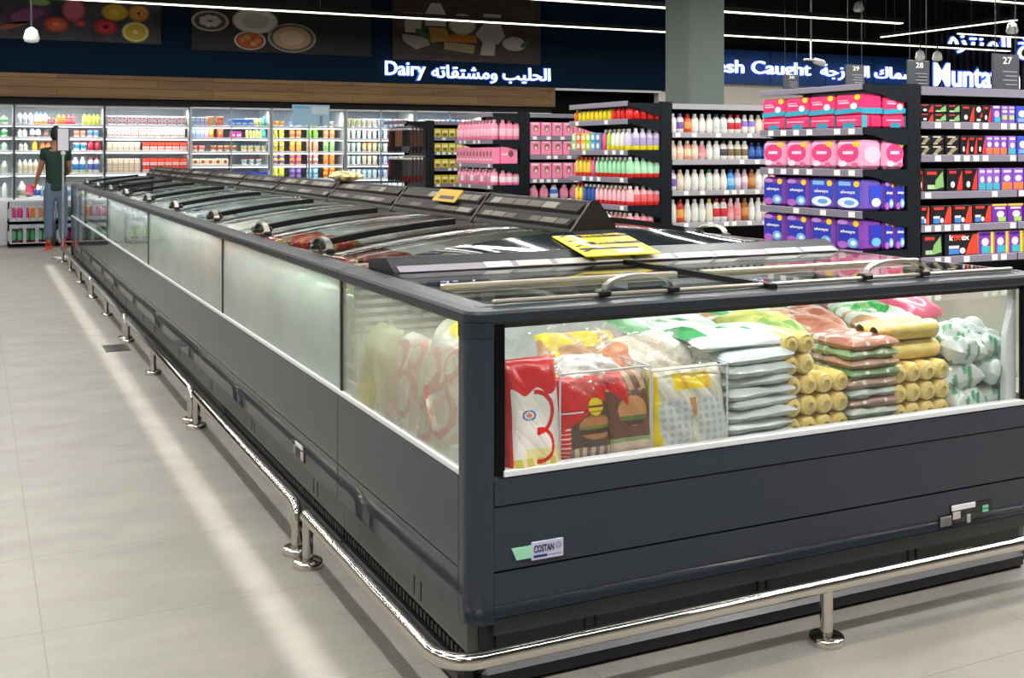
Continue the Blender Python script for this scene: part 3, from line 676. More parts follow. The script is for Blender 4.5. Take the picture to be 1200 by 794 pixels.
def seg(y0, y1, mid, label):
    a = bend((OFF, y0, 0), (OFF, y1, ZR), .05, (OFF, y0, ZR))
    t = bump_rail(label, [(OFF, y0, .02)]+a+[(OFF, y1, ZR)], [(OFF, y) for y in mid])
    m = MB().lathe(OFF, y0, 0, [(.046, 0), (.046, .016), (.043, .020), (.018, .0205)], STEEL, 24); part(m, 'floor_flange', t)
seg(1.125, 2.93, [2.90], 'polished steel bumper rail between the corner rail and the floor drain')
seg(3.03, 5.50, [4.28, 5.47], 'polished steel bumper rail ending beside the floor drain')
seg(5.60, 8.00, [6.79, 7.96], 'polished steel bumper rail beside the half clear freezer pane')
seg(8.10, 11.6, [9.2, 10.4, 11.5], 'polished steel bumper rail at the end near the sign on a pole')
# floor drain in the aisle
t = thing('floor_drain', 'small dark slotted drain grate in the floor tiles by the bumper rail', 'drain', (-.20, 5.26, 0))
m = MB().box(-.075, .075, -.13, .13, 0, .004, M('#4b4a47', .4, .6)); m.build('grate_frame', t)
m = MB()
for k in range(8): m.box(-.06, .06, -.115+.03*k, -.10+.03*k, .004, .0046, BLACK)
m.build('slot', t)

# ------------------------------------------------------------------ frozen goods
def bag_mesh(wd, dp, h, matfn, seed=0, wr=.12, nu=22, nv=22, pw=4):
    r = random.Random(seed); ph = [(r.uniform(2, 9), r.uniform(2, 9), r.uniform(0, 6.3), r.uniform(.4, 1)) for _ in range(7)]
    def prof(u, v): a, b = abs(2*u-1), abs(2*v-1); return max(0, (1-a**pw))**.5*max(0, (1-b**pw))**.5
    cr = [(r.uniform(-26, 26), r.uniform(-26, 26), r.uniform(0, 6.3)) for _ in range(4)] if nu >= 36 else []
    def wrk(u, v): return sum(am*math.sin(fx*u*2+fy*v*2+p0) for fx, fy, p0, am in ph)/7-sum((1-abs(math.sin(.5*(fx*u+fy*v)+p0+math.sin(3*u+4*v))))**5 for fx, fy, p0 in cr)*.10
    def sh(u, v, s):
        f = prof(u, v); e = 1+.03*wrk(v, u)
        return ((u-.5)*wd*e, (v-.5)*dp*e, h*.5+s*h*.5*f*(1+wr*wrk(u, v)*2)-h*.25*wr*(1-f)*wrk(v, u))
    m = MB()
    for s in (1, -1): m.grid(lambda u, v: sh(u, v, s), nu if s == 1 else min(nu, 24), nv if s == 1 else min(nv, 24), matfn)
    return m.mesh('bag')
FILM = .28
def FM(c, r=FILM): return M(c, r, 0, .5, .35)
_bag = {}
def bag(name, label, cat, wd, dp, h, fn, loc, rot, seed=0, group=None, wr=.12, key=None, pw=4, res=22):
    k = key or (name, wd, dp, h, seed, pw)
    if k not in _bag: _bag[k] = bag_mesh(wd, dp, h, fn, seed, wr, res, res, pw)
    return tag(link(name, _bag[k], None, loc, rot), label, cat, group)
DZ = .481
red, wht, yel, grn = FM('#cf1f22'), FM('#e4e1da'), FM('#e6cb12'), FM('#2f9b4a')
G_FILM = glass('crinkled_film', tint=(.97, .97, .96), fog=.22, fogcol='#e8e2dc', rough=.08, fogscale=(30, 30, 30))
def film_mesh(wd, hh, seed, bulge=.03):
    r = random.Random(seed); ph = [(r.uniform(4, 16), r.uniform(4, 16), r.uniform(0, 6.3), r.uniform(.3, 1)) for _ in range(9)]
    def f(u, v):
        cr = sum(am*abs(math.sin(fx*u+fy*v+p0)) for fx, fy, p0, am in ph)/9
        taper = 1-.35*v*v
        return ((u-.5)*wd*taper+.012*math.sin(9*v+seed), -bulge*(1-(2*u-1)**2)*(1-v*.7)-.035*cr, v*hh+.014*math.sin(7*u+seed))
    m = MB().grid(f, 18, 14, G_FILM, False); return m.mesh('film_flap', False)
def film(o, wd, hh, loc, seed, rot=(0, 0, 0)):
    f = link('film_flap', film_mesh(wd, hh, seed)); f.parent = o; f.matrix_parent_inverse = Matrix.LocRotScale(o.location, o.rotation_euler, (1, 1, 1)).inverted(); f.location = loc; f.rotation_euler = rot
def f_red(u, v):
    x, y = u-.5, (v-.5)*1.9
    if y > .42+.06*math.sin(u*14): return red
    dl = math.hypot(x+.06, (y+.02)*.9)
    rr = math.hypot(x+.12, (y-.06)*1.5)
    if .085 < rr < .125: return FM('#4a6fb8')
    if rr < .055: return FM('#dd8a4a')
    if x > 0 and abs(math.hypot(x-.02, (y-.10)*.95)-.30) < .035: return red
    if x > .0 and abs(math.hypot(x-.05, (y+.42)*.95)-.24) < .03: return red
    if x < -.40: return red
    if y < -.60: return FM('#cfc25a') if math.sin(u*31+v*17) > -.4 else FM('#e8e2b0')
    if y < -.46 and x > -.2: return FM('#e2dba0')
    return wht
def f_burger(u, v):
    x, y = u-.5, (v-.5)*1.45
    d = math.hypot(x-.18, y-.20)
    if d < .155: return FM('#5a4a12') if abs(y-.2) < .018 or d > .145 else (FM('#b8860f') if abs(y-.12) < .01 else yel)
    if .10 < y < .17 and x < .02: return FM('#e6d3da') if .125 < y < .145 and x < -.05 else FM('#a8141c')
    if y > .02+.55*(x+.1): return red
    if x < -.28+.12*y and y < .1: return red if (y*14) % 1 > .25 else FM('#ecd9d2')
    b = math.hypot((x-.16)*.9, (y+.13)*1.5)
    if b < .30:
        if y > -.10: return FM('#b9794a') if y < .02 else FM('#a8683c')
        if y > -.16: return FM('#6d7f3a')
        if y > -.24: return FM('#4a2c20')
        return FM('#b07848')
    if y < -.45: return FM('#8a6a58') if math.sin(u*40) > 0 else FM('#c9b8a8')
    return FM('#54433a')
def f_brown(u, v):
    x, y = u-.5, (v-.5)*1.65
    if y > .22-.9*(x+.1) and x < .15 and y > -.1 and x < -.05: return red if not .1 < y < .16 else FM('#efe3e0')
    if y > .46: return FM('#c9b08a') if math.sin(u*23+v*9) > 0 else FM('#8a4a3c')
    b = math.hypot(x-.06, (y-.08)*1.15)
    if b < .33:
        if y > -.02: return FM('#c08a58')
        if y > -.10: return FM('#5f7238')
        if y > -.2: return FM('#4a2a20')
        return FM('#b67d4c')
    if y < -.42: return FM('#d6bfa8') if y < -.5 else FM('#8fa06a')
    return FM('#6a4436')
up = lambda a=80, z=0: (R(a), 0, R(z))
o = bag('frozen_bag', 'red and white bag with a ringed logo at the corner end of the window', 'frozen food', .15, .285, .08, f_red, (.178, .092, .624), up(82), 1, res=110, wr=.16)
film(o, .15, .13, (.175, .105, .70), 3)
o = bag('frozen_bag', 'red bag with a yellow round sticker behind the wire divider', 'frozen food', .15, .215, .07, f_burger, (.335, .112, .597), up(80), 2, res=110, wr=.16)
film(o, .16, .12, (.335, .10, .665), 5)
o = bag('frozen_bag', 'brown and red burger bag beside the bag with a round yellow sticker', 'frozen food', .13, .215, .07, f_brown, (.462, .112, .597), up(80), 3, res=110, wr=.16)
film(o, .15, .13, (.462, .10, .665), 8)
PK = FM('#d8584e'); CRM = FM('#e6e2d6'); PNK = FM('#e2b9ac')
def f_ring(u, v):
    for cx_, cy_, rr in ((.32, .68, .20), (.70, .40, .22), (.28, .22, .16), (.74, .82, .13)):
        d = math.hypot(u-cx_, v-cy_)
        if abs(d-rr) < .035: return PK
        if d < rr*.55 and math.sin(u*40+v*31) > .2: return PNK
    return CRM if math.sin(u*13-v*9) > -.7 else PNK
bag('frozen_bag', 'ring printed white bag beside the corner post behind the misted pane', 'frozen food', .26, .28, .11, f_ring, (.135, .30, .63), (R(80), 0, R(-90)), 4, res=60, wr=.3)
bag('frozen_bag', 'ring printed white bag in the middle behind the misted corner pane', 'frozen food', .24, .26, .11, f_ring, (.135, .56, .612), (R(76), 0, R(-90)), 5, res=60, wr=.3)
bag('frozen_bag', 'dull yellow bag at the far end behind the misted corner pane', 'frozen food', .20, .26, .10, lambda u, v: FM('#c9c25e') if v < .75 else FM('#dfe0b0'), (.12, .80, .615), (R(80), 0, R(-90)), 6, wr=.25)
o = bag('frozen_bag', 'clear and yellow bag lying on top of the ring printed bags', 'frozen food', .22, .2, .07, lambda u, v: yel if (u-.3)**2+(v-.5)**2 < .04 else FM('#d8d8c2'), (.19, .42, .745), (R(-14), R(-12), R(60)), 14, wr=.4)
# clear plastic wrapped bread, yellow and orange bags behind
bag('clear_bag', 'white crumpled plastic wrapped bag over the burger bags', 'frozen food', .19, .10, .07, lambda u, v: FM('#e2dfda') if math.sin(u*21+v*13)+math.sin(u*9-v*25) > -.5 else FM('#bcb6b0'), (.39, .155, .675), (R(38), R(8), R(8)), 7, wr=.5)
o = bag('frozen_bag', 'yellow topped bag behind the white crumpled bag', 'frozen food', .23, .17, .09, lambda u, v: yel if (v > .62 or u < .2) and math.sin(u*16+v*6) > -.7 else FM('#b88a62') if v > .3 else FM('#d8c3a0'), (.46, .33, .675), (R(52), 0, R(-8)), 8, wr=.35, res=40)
film(o, .24, .10, (.46, .30, .74), 11)
o = bag('frozen_bag', 'orange and white pillow bag lying across the basket', 'frozen food', .29, .16, .12, lambda u, v: FM('#d3814e') if (u < .2 and v < .75) or u > .9 else FM('#e6dfd2') if math.sin(u*19+v*11) > -.6 else FM('#cbb9a4'), (.63, .28, .645), (R(40), 0, R(4)), 9, wr=.35, res=40)
film(o, .28, .10, (.62, .24, .72), 13, (R(-20), 0, 0))
bag('frozen_bag', 'brown bag under the orange and white pillow bag', 'frozen food', .38, .2, .16, lambda u, v: FM('#a88a66') if (u*3) % 1 < .6 else FM('#c9b98a'), (.52, .36, .485), (0, 0, R(3)), 10, wr=.1)
def f_chick(u, v):
    x, y = (u-.5)*1.15, v-.5
    for c in (-.26, .27):
        if ((abs(x-c)/.235)**3+(abs(y+.14)/.27)**3) < 1: return FM('#ccd2cf') if math.sin(x*60)+math.sin(y*70) > -.3 else FM('#b3bab7')
    if abs(x) < .05 and -.1 < y < .12: return FM('#c08a5a')
    if .22 < y < .42 and -.25 < x < .32: return yel if math.sin(x*18) > -.8 else FM('#e6b03a')
    if x < -.46: return yel
    return FM('#dcd9c6') if math.sin(x*25+y*18) > -.5 else FM('#c4bfa6')
o = bag('poultry_pack', 'clear bag of two white rounds with a yellow cap', 'frozen food', .235, .215, .08, f_chick, (.645, .112, .595), up(78), 11, res=110, wr=.18)
film(o, .24, .11, (.645, .10, .655), 17)
bag('poultry_pack', 'flat white pack lying under the two white rounds', 'frozen food', .22, .08, .03, lambda u, v: FM('#cfd4d0'), (.645, .075, DZ+.004), (0, 0, 0), 12, wr=.3)
bag('poultry_pack', 'flat greyish pack lying under the burger bags', 'frozen food', .24, .05, .022, lambda u, v: FM('#c9cbc9'), (.40, .062, DZ+.004), (0, 0, 0), 13, wr=.3)
r = random.Random(8); z = DZ+.004
for k in range(8):
    h = .031+r.uniform(-.003, .003)
    bag('vegetable_bag', 'plain white flat bag in the tall stack behind the window', 'frozen food', .235, .22, h*1.18, lambda u, v: FM('#c9d2d0'), (.885+r.uniform(-.008, .008), .165+r.uniform(-.006, .008), z-.003), (R(r.uniform(-1.5, 1.5)), R(r.uniform(-2, 2)), R(r.uniform(-6, 6))), 20+k % 4, 'plain white bags in the tall stack', wr=.35, pw=6)
    z += h
def f_leaf(u, v):
    if math.hypot((u-.55)*1.0, (v-.55)*2.2) < .2 and math.sin(u*25+v*9) > -.3: return grn
    if u < .18 and v > .3: return FM('#3aa35a')
    return FM('#e3e8e4')
for k, (x, y, lb) in enumerate(((.89, .20, 'white bag with a green leaf print on top of the tall white stack'), (.83, .42, 'white bag with green leaf print lying behind the tall white stack'))):
    bag('vegetable_bag', lb, 'frozen food', .33, .22, .045, f_leaf, (x, y, z-.004 if k == 0 else .725), (R(4 if k == 0 else 10), 0, R(-5+9*k)), 30+k, wr=.3, res=60)
bag('carton_pack', 'pale box holding up the leaf print bag behind the white stack', 'frozen food', .28, .18, .25, lambda u, v: FM('#c9cfc8'), (.83, .44, DZ+.004), (0, 0, 0), 33, wr=.05, pw=10)
# corn packs: bundles of cobs seen end on
COB = noisy('corn_kernels', '#e6c55c', '#f0dc92', 60, .35, (1, .4, 1)); COBE = M('#eee2a8', .4); FILMC = glass('clear_film', tint=(.96, .97, .95), rough=.12)
def corn_pack(label, x, y, z, n, along, rad=.0285, L=.2, group=None):
    t = thing('corn_pack', label, 'frozen food', (x, y, z), (0, 0, 0 if along == 'y' else PI/2), group)
    for k in range(n):
        m = MB(); cx_ = (k-(n-1)/2)*rad*1.98
        prof = [(.35, 0), (.8, .004), (1, .012), (1.0, L*.5), (.94, L*.85), (.6, L)]
        seg_ = 14; vs = []; fs = []
        for q, h in prof: vs += [(cx_+rad*q*math.cos(2*PI*i/seg_), -L/2+h, rad+rad*q*math.sin(2*PI*i/seg_)) for i in range(seg_)]
        for i in range(len(prof)-1):
            for j in range(seg_): fs.append([i*seg_+j, i*seg_+(j+1) % seg_, (i+1)*seg_+(j+1) % seg_, (i+1)*seg_+j])
        m.add(vs, fs, COB, True); m.add([(cx_+rad*.82*math.cos(2*PI*i/seg_), -L/2+.0035, rad+rad*.82*math.sin(2*PI*i/seg_)) for i in range(seg_)], [list(range(seg_))], COBE)
        m.add([(cx_+rad*.3*math.cos(2*PI*i/8), -L/2+.0028, rad+rad*.3*math.sin(2*PI*i/8)) for i in range(8)], [list(range(8))], M('#cdb873', .5))
        m.build('corn_cob', t)
    return t
for k in range(3): corn_pack('pack of four corn cobs end on, in the stack beside the plain white bags', 1.085, .165, DZ+.058*k, 4, 'y', group='corn packs beside the white bags')
for k in range(2): corn_pack('pair of deep yellow corn cobs on top of the stack beside the plain white bags', 1.02, .165, DZ+.058*(3+k), 2, 'y', group='paired cobs on the corn stack')
for k in range(3): corn_pack('pack of four corn cobs end on, in the stack beyond the green and brown packs', 1.475, .165, DZ+.058*k, 4, 'y', group='corn packs beyond the green packs')
corn_pack('corn cobs lying lengthwise as the middle of the far corn stack', 1.47, .15, DZ+.174, 2, 'x', L=.23)
corn_pack('corn cobs lying lengthwise topmost on the far corn stack', 1.46, .15, DZ+.232, 2, 'x', L=.24)
r = random.Random(3)
for k in range(9):
    c = ('#6f8f5b', '#b9c2b4', '#8a5f4a', '#a9b7ac', '#9c7a5f', '#5f8a4e', '#b98a72', '#7d9a66', '#b06a50')[k]
    bag('okra_pack', 'thin %s pack in the pile between the two corn stacks' % ('dark green', 'pale grey', 'brown', 'grey green', 'light brown', 'leaf green', 'salmon', 'olive green', 'reddish')[k], 'frozen food', .185, .22, .034, (lambda cc: lambda u, v: FM(cc) if math.sin(v*34)+math.sin(u*15+v*5) > -.5 else FM('#c3c6bc'))(c), (1.285+r.uniform(-.006, .006), .165, DZ+.003+.0275*k), (0, 0, R(r.uniform(-3, 3))), 40+k, wr=.4, pw=8, res=40)
def f_pale(u, v):
    q = math.sin(u*17+v*11)+math.sin(v*23-u*5)+math.sin(u*37-v*29)*.6
    return FM('#d3dad7') if q > -.9 else FM('#8fb59a') if q > -1.5 else FM('#4d9a68')
spots = [(1.65, .14, 0, 8), (1.78, .15, .0, -10), (1.66, .15, .075, -12), (1.78, .14, .08, 14), (1.65, .14, .155, 10), (1.78, .17, .155, -6)]
for k, (x, y, dz, a) in enumerate(spots):
    bag('vegetable_bag', 'crumpled %s bag in the heap at the pink end of the window, %s' % (('whitish', 'greenish')[k % 2], ('bottom layer', 'middle layer', 'top layer')[k//2]), 'frozen food', .15, .17, .085, f_pale, (x, y, DZ+.006+dz), (R(12), R(a*.6), R(a)), 60+k, wr=.6, res=36)
def f_green(u, v): return grn if math.hypot((u-.4), (v-.5)*1.3) < .28 and math.sin(u*19+v*7) > -.5 else (FM('#cfd8cf') if math.sin(u*11+v*23) > -.3 else FM('#b98f68') if v < .5 else FM('#7fae6a'))
r = random.Random(12)
for k, (x, y) in enumerate(((.93, .62), (1.16, .60), (1.40, .58), (1.62, .42), (1.30, .38), (1.12, .36))):
    bag('mixed_vegetable_bag', ('green and white bag far back behind the white stack', 'green and white bag far back behind the first corn stack', 'green and white bag far back behind the green packs', 'brown and green bag on the heap behind the second corn stack', 'reddish brown bag just behind the okra pile', 'yellow green bag just behind the first corn stack')[k], 'frozen food', .24, .2, .07, [f_green, f_green, f_green, f_green, lambda u, v: FM('#a5644a') if u > .3 else FM('#c9a08a'), lambda u, v: FM('#c7c96a') if v > .4 else FM('#8fae5a')][k], (x, y, .70), (R(14), 0, R(r.uniform(-15, 15))), 70+k, wr=.4, res=48)
    bag('frozen_carton', 'cream box under the bags at the back of the corner unit', 'frozen food', .22, .19, .225, lambda u, v: FM('#cfc4ae'), (x, y, DZ+.003), (0, 0, 0), 77, 'cream boxes at the back of the corner unit', wr=.03, pw=12)
for k, (x, y) in enumerate(((1.70, .66), (1.76, .44))):
    bag('meat_pack', ('pink meat pack at the far back corner under the flat lid', 'pink and orange meat pack by the end glass')[k], 'frozen food', .2, .19, .07, lambda u, v: FM('#cf5a76') if v < .75 else FM('#e08a52'), (x, y, .73), (R(20), 0, R(6*k)), 80+k, wr=.2)
    bag('frozen_carton', 'white box under the pink meat packs', 'frozen food', .19, .18, .255, lambda u, v: FM('#d9d6d2'), (x, y, DZ+.003), (0, 0, 0), 83, 'white boxes under the meat packs', wr=.03, pw=12)
# wire baskets
WIRE = M('#e8ebea', .3, .2)
def basket(label, x0, x1, y0, y1, h):
    t = thing('wire_basket', label, 'basket', ((x0+x1)/2, (y0+y1)/2, DZ))
    m = MB()
    for z_ in (.01, h): m.tube([(x0, y0, DZ+z_), (x1, y0, DZ+z_), (x1, y1, DZ+z_), (x0, y1, DZ+z_), (x0, y0, DZ+z_)], .0028, WIRE, 6)
    for x in (x0, x1):
        for y in (y0, y1): m.tube([(x, y, DZ), (x, y, DZ+h)], .0028, WIRE, 6)
    k = 1
    while x0 + .0 < x1 and k < int((y1-y0)/.03):
        y = y0+.03*k
        for x in (x0, x1): m.tube([(x, y, DZ+.01), (x, y, DZ+h)], .0016, WIRE, 5)
        k += 1
    part(m, 'wire_frame', t)
basket('white wire basket holding the burger bags', .262, .522, .05, .24, .245)
basket('white wire basket holding the two white rounds', .528, .762, .05, .24, .23)
bag('snack_packet', 'small cream crumpled packet left on top of the price ridge', 'packet', .12, .22, .05, lambda u, v: FM('#e0d6a0') if math.sin(u*19+v*11) > -.3 else FM('#b8a45a'), (.935, 3.95, 1.101), (0, 0, R(12)), 210, wr=.6, res=36)
# goods under the curved lids
def f_two(a, b, c):
    return lambda u, v: FM(b) if math.hypot(u-.45, (v-.6)*1.2) < .2+.05*math.sin(u*21) else FM(c) if math.sin(u*9+v*13)+math.sin(v*21-u*6) > .7 else FM(a)
PAL = [(('#3f7a45', '#7b3a30', '#c7b08a'), 'green and brown'), (('#8a3a33', '#c7c2b0', '#a86a50'), 'dark red'), (('#c23a2a', '#e8c43a', '#b08a3a'), 'red and yellow'), (('#e8d2cc', '#d0605a', '#c9c4be'), 'white and pink'), (('#ddd8d2', '#c8837a', '#9aa7ad'), 'white and rose'), (('#dfe0e2', '#d98a4a', '#5a86c0'), 'white and orange'), (('#d6d9dc', '#c27a78', '#b8bcc2'), 'pale grey'), (('#e4dcd8', '#c98a85', '#b9b4ae'), 'pale pink')]
UN = ('second unit', 'second unit far lid', 'third unit', 'third unit far lid', 'fourth unit', 'fourth unit far lid', 'fifth unit', 'fifth unit far lid', 'last unit', 'last unit')
r = random.Random(21)
for i, (a, b) in enumerate(zip(LIDS[:-1], LIDS[1:])):
    (cols, cn_) = PAL[min(i, 7)]; fn = f_two(*cols)
    for side in (0, 1):
        nx, ny = (3, 4) if side == 0 else (2, 3)
        for p in range(nx):
            for q in range(ny):
                x = .17+.255*p if side == 0 else W-(.2+.33*p); y = a+(b-a)*(q+.5)/ny
                if side == 0: x = min(x, .80)
                g = '%s packs under lid of %s, %s' % (cn_, UN[i], ('long window side', 'shelving side')[side])
                bag('frozen_pack', '%s pack under a lid of the %s, %s' % (cn_, UN[i], ('long window side', 'shelving side')[side]), 'frozen food', .225 if side == 0 else .29, (b-a)/ny*.9, .13, fn, (x, y, .600), (0, 0, 0), 90+i, g, wr=.12, key=('fp', i, side), pw=6)
                if side == 0 and r.random() < .65:
                    bag('frozen_pack', '%s pack lying askew under a lid of the %s' % (cn_, UN[i]), 'frozen food', .21, .19, .07, fn, (x, y, .738), (R(r.uniform(-3, 3)), R(r.uniform(-3, 3)), R(r.uniform(-40, 40))), 90+i, g+' upper', wr=.2, key=('fq', i), pw=5)

# ------------------------------------------------------------------ shop goods, one mesh per kind and colouring
_pm = {}
def pack_mesh(wd, dp, h, base, patches=(), b=.008, rough=.35):
    k = ('pack', wd, dp, h, base, patches, b)
    if k in _pm: return _pm[k]
    m = MB().box(-wd/2, wd/2, -dp/2, dp/2, 0, h, M(base, rough, 0, .5, .2), b)
    for pt in patches:
        face, shp, c = pt[0], pt[1], pt[-1]; e = .0007+.0004*patches.index(pt)
        if shp == 'r':
            u0, v0, u1, v1 = pt[2:6]; uv = [(u0, v0), (u1, v0), (u1, v1), (u0, v1)]
        elif shp == 'e':
            cu, cv, ru, rv = pt[2:6]; uv = [(cu+ru*math.cos(2*PI*i/14), cv+rv*math.sin(2*PI*i/14)) for i in range(14)]
        else: uv = list(pt[2])
        P = {'f': lambda u, v: ((u-.5)*wd, -dp/2-e, v*h), 'l': lambda u, v: (-wd/2-e, (.5-u)*dp, v*h), 'r': lambda u, v: (wd/2+e, (u-.5)*dp, v*h), 't': lambda u, v: ((u-.5)*wd, (v-.5)*dp, h+e)}[face]
        m.add([P(u, v) for u, v in uv], [list(range(len(uv)))], M(c, rough))
    me = m.mesh('pack', True); _pm[k] = me; return me
def bottle_mesh(r, h, body, cap, label=None, flat=.7, style='bottle', low=None):
    k = ('bottle', r, h, body, cap, label, flat, style, low)
    if k in _pm: return _pm[k]
    m = MB(); B = M(body, .3, 0, .5, .2); K = M(cap, .35); Lb = M(label, .4) if label else B; Lw = M(low, .35) if low else B; sg = 12
    if style == 'bottle':
        m.lathe(0, 0, 0, [(r*.92, 0), (r, .02*h), (r, .2*h)], Lw, sg, 1, flat)
        m.lathe(0, 0, 0, [(r, .2*h), (r*1.01, .2*h+.001), (r*1.01, .56*h), (r, .56*h+.001)], Lb, sg, 1, flat)
        m.lathe(0, 0, 0, [(r, .56*h), (r*.97, .70*h), (r*.72, .81*h), (r*.42, .85*h)], B, sg, 1, flat)
        m.lathe(0, 0, 0, [(r*.46, .85*h), (r*.46, .98*h), (r*.36, h)], K, sg)
    elif style == 'oval':
        m.lathe(0, 0, 0, [(r*.8, 0), (r*.95, .1*h), (r, .35*h)], Lw, sg, 1, flat)
        m.lathe(0, 0, 0, [(r, .35*h), (r*.98, .5*h), (r*.86, .66*h)], Lb, sg, 1, flat)
        m.lathe(0, 0, 0, [(r*.86, .66*h), (r*.6, .8*h), (r*.45, .84*h)], B, sg, 1, flat)
        m.lathe(0, 0, 0, [(r*.48, .84*h), (r*.44, .97*h), (r*.25, h)], K, sg)
    elif style == 'tub':
        m.lathe(0, 0, 0, [(r*.82, 0), (r*.85, .25*h)], B, sg); m.lathe(0, 0, 0, [(r*.86, .25*h), (r*.95, .75*h)], Lb, sg)
        m.lathe(0, 0, 0, [(r*.95, .75*h), (r*.97, .88*h)], B, sg); m.lathe(0, 0, 0, [(r*1.03, .88*h), (r*1.03, .99*h), (r*.98, h)], K, sg)
    elif style == 'jug':
        m.lathe(0, 0, 0, [(r*.95, 0), (r, .03*h), (r, .12*h)], B, sg); m.lathe(0, 0, 0, [(r, .12*h), (r*1.01, .12*h), (r*1.01, .5*h), (r, .5*h)], Lb, sg)
        m.lathe(0, 0, 0, [(r, .5*h), (r*.9, .66*h), (r*.45, .85*h), (r*.3, .9*h)], B, sg); m.lathe(0, 0, 0, [(r*.36, .9*h), (r*.36, h)], K, sg)
        m.tube([(r*.7, 0, .75*h), (r*1.15, 0, .68*h), (r*1.0, 0, .45*h)], r*.12, B, 6)
    me = m.mesh(style); _pm[k] = me; return me
def put(name, cat, me, loc, rz, label, group=None, scale=None, rx=0):
    return tag(link(name, me, None, loc, (rx, 0, rz), scale), label, cat, group)
LET = {}
def lettered(o, body, wd, hei, x, z, dp, mat):
    link('lettering', text_mesh(body, wd, hei, mat, .0004, .02), o, (x-wd/2, -dp/2-.0035, z))

# ------------------------------------------------------------------ shelving
SHB = M('#12181e', .5, 0, .15)
def bracket(m, x0, x1, y, z):
    pts = [(x0, z), (x0, z-.035)]
    for k in range(9): q = k/8; pts.append((x0+(x1-x0)*q, z-.035-.07*(q*q*(3-2*q))))
    pts.append((x1, z)); m.prism(pts, 'y', y, y+.006, SHB)
def end_unit(label, xf, xb, y0, y1, levels, header, hz=1.7, fas=FASCIA, thick=.045):
    t = thing('end_shelf_unit', label, 'shelf unit', (xb, (y0+y1)/2, 0))
    for y in (y0, y1-.05):
        m = MB().box(xb, xb+.112, y, y+.05, 0, hz, SHB, .004)
        for k in range(int(hz/.05)): m.box(xb+.02, xb+.03, y-.0012, y, .03+.05*k, .05+.05*k, BLACK); m.box(xb+.08, xb+.09, y-.0012, y, .03+.05*k, .05+.05*k, BLACK)
        part(m, 'upright', t)
    part(MB().box(xb+.03, xb+.06, y0+.05, y1-.05, .08, hz-.02, DARK), 'back_panel', t)
    part(MB().box(xf, xb, y0, y1, 0, .14, SHB, .004), 'base_plinth', t)
    for z in levels:
        s = part(MB().box(xf+.004, xb, y0+.004, y1-.004, z-.02, z-.002, SHB), 'shelf', t)
        for yb in (y0, y1-.006): m = MB(); bracket(m, xf+.004, xb, yb, z-.002); sub(m, 'bracket', s, t)
        sub(MB().box(xf, xf+.012, y0, y1, z-thick, z+.002, fas, .003), 'price_strip', s, t)
    s = part(MB().box(xf+.004, xb, y0+.004, y1-.004, hz-.03, hz-.015, SHB), 'canopy', t)
    m = MB(); bracket(m, xf+.004, xb, y0, hz-.015); sub(m, 'bracket', s, t)
    sub(MB().box(xf, xf+.012, y0, y1, header[0], header[1], fas, .003), 'canopy_strip', s, t)
    rr = random.Random(int(y0*10))
    for z in levels[:4]:
        y = y0+.06
        while y < y1-.1:
            if rr.random() < .5: part(MB().box(xf-.002, xf, y, y+.055, z-thick+.006, z-.004, TAGW), 'shelf_ticket', t)
            y += .13
    return t
def run_unit(label, x0, x1, y0, y1, levels, header, hz=1.68, fas=FASCIA, thick=.046, joints=()):
    t = thing('shelf_run', label, 'shelf unit', ((x0+x1)/2, (y0+y1)/2, 0)); ym = (y0+y1)/2
    part(MB().box(x0, x1, ym-.02, ym+.02, .1, hz, DARK), 'back_panel', t)
    part(MB().box(x0, x1, y0+.01, y1-.01, 0, .14, SHB), 'base_plinth', t)
    for z in levels:
        s = part(MB().box(x0, x1, y0+.004, ym-.02, z-.02, z-.002, SHB), 'shelf', t)
        sub(MB().box(x0, x1, y0, y0+.012, z-thick, z+.002, fas, .003), 'price_strip', s, t)
        for j in joints: sub(MB().box(j-.004, j+.004, y0-.0012, y0+.004, z-thick, z+.002, BLACK), 'joint', s, t)
    for z in levels[1::2]: part(MB().box(x0, x1, ym+.02, y1-.004, z-.03, z-.002, SHB), 'rear_shelf', t)
    s = part(MB().box(x0, x1, y0+.004, ym, header[1]-.025, header[1]-.003, SHB), 'canopy', t)
    sub(MB().box(x0, x1, y0, y0+.012, header[0], header[1], fas, .003), 'canopy_strip', s, t)
    rr = random.Random(int(y0*10)+1)
    for z in levels:
        x = x0+.03
        while x < min(x1, x0+1.3)-.1:
            if rr.random() < .45: part(MB().box(x, x+.05, y0-.002, y0, z-thick+.006, z-.004, TAGW), 'shelf_ticket', t)
            x += .085
    return t
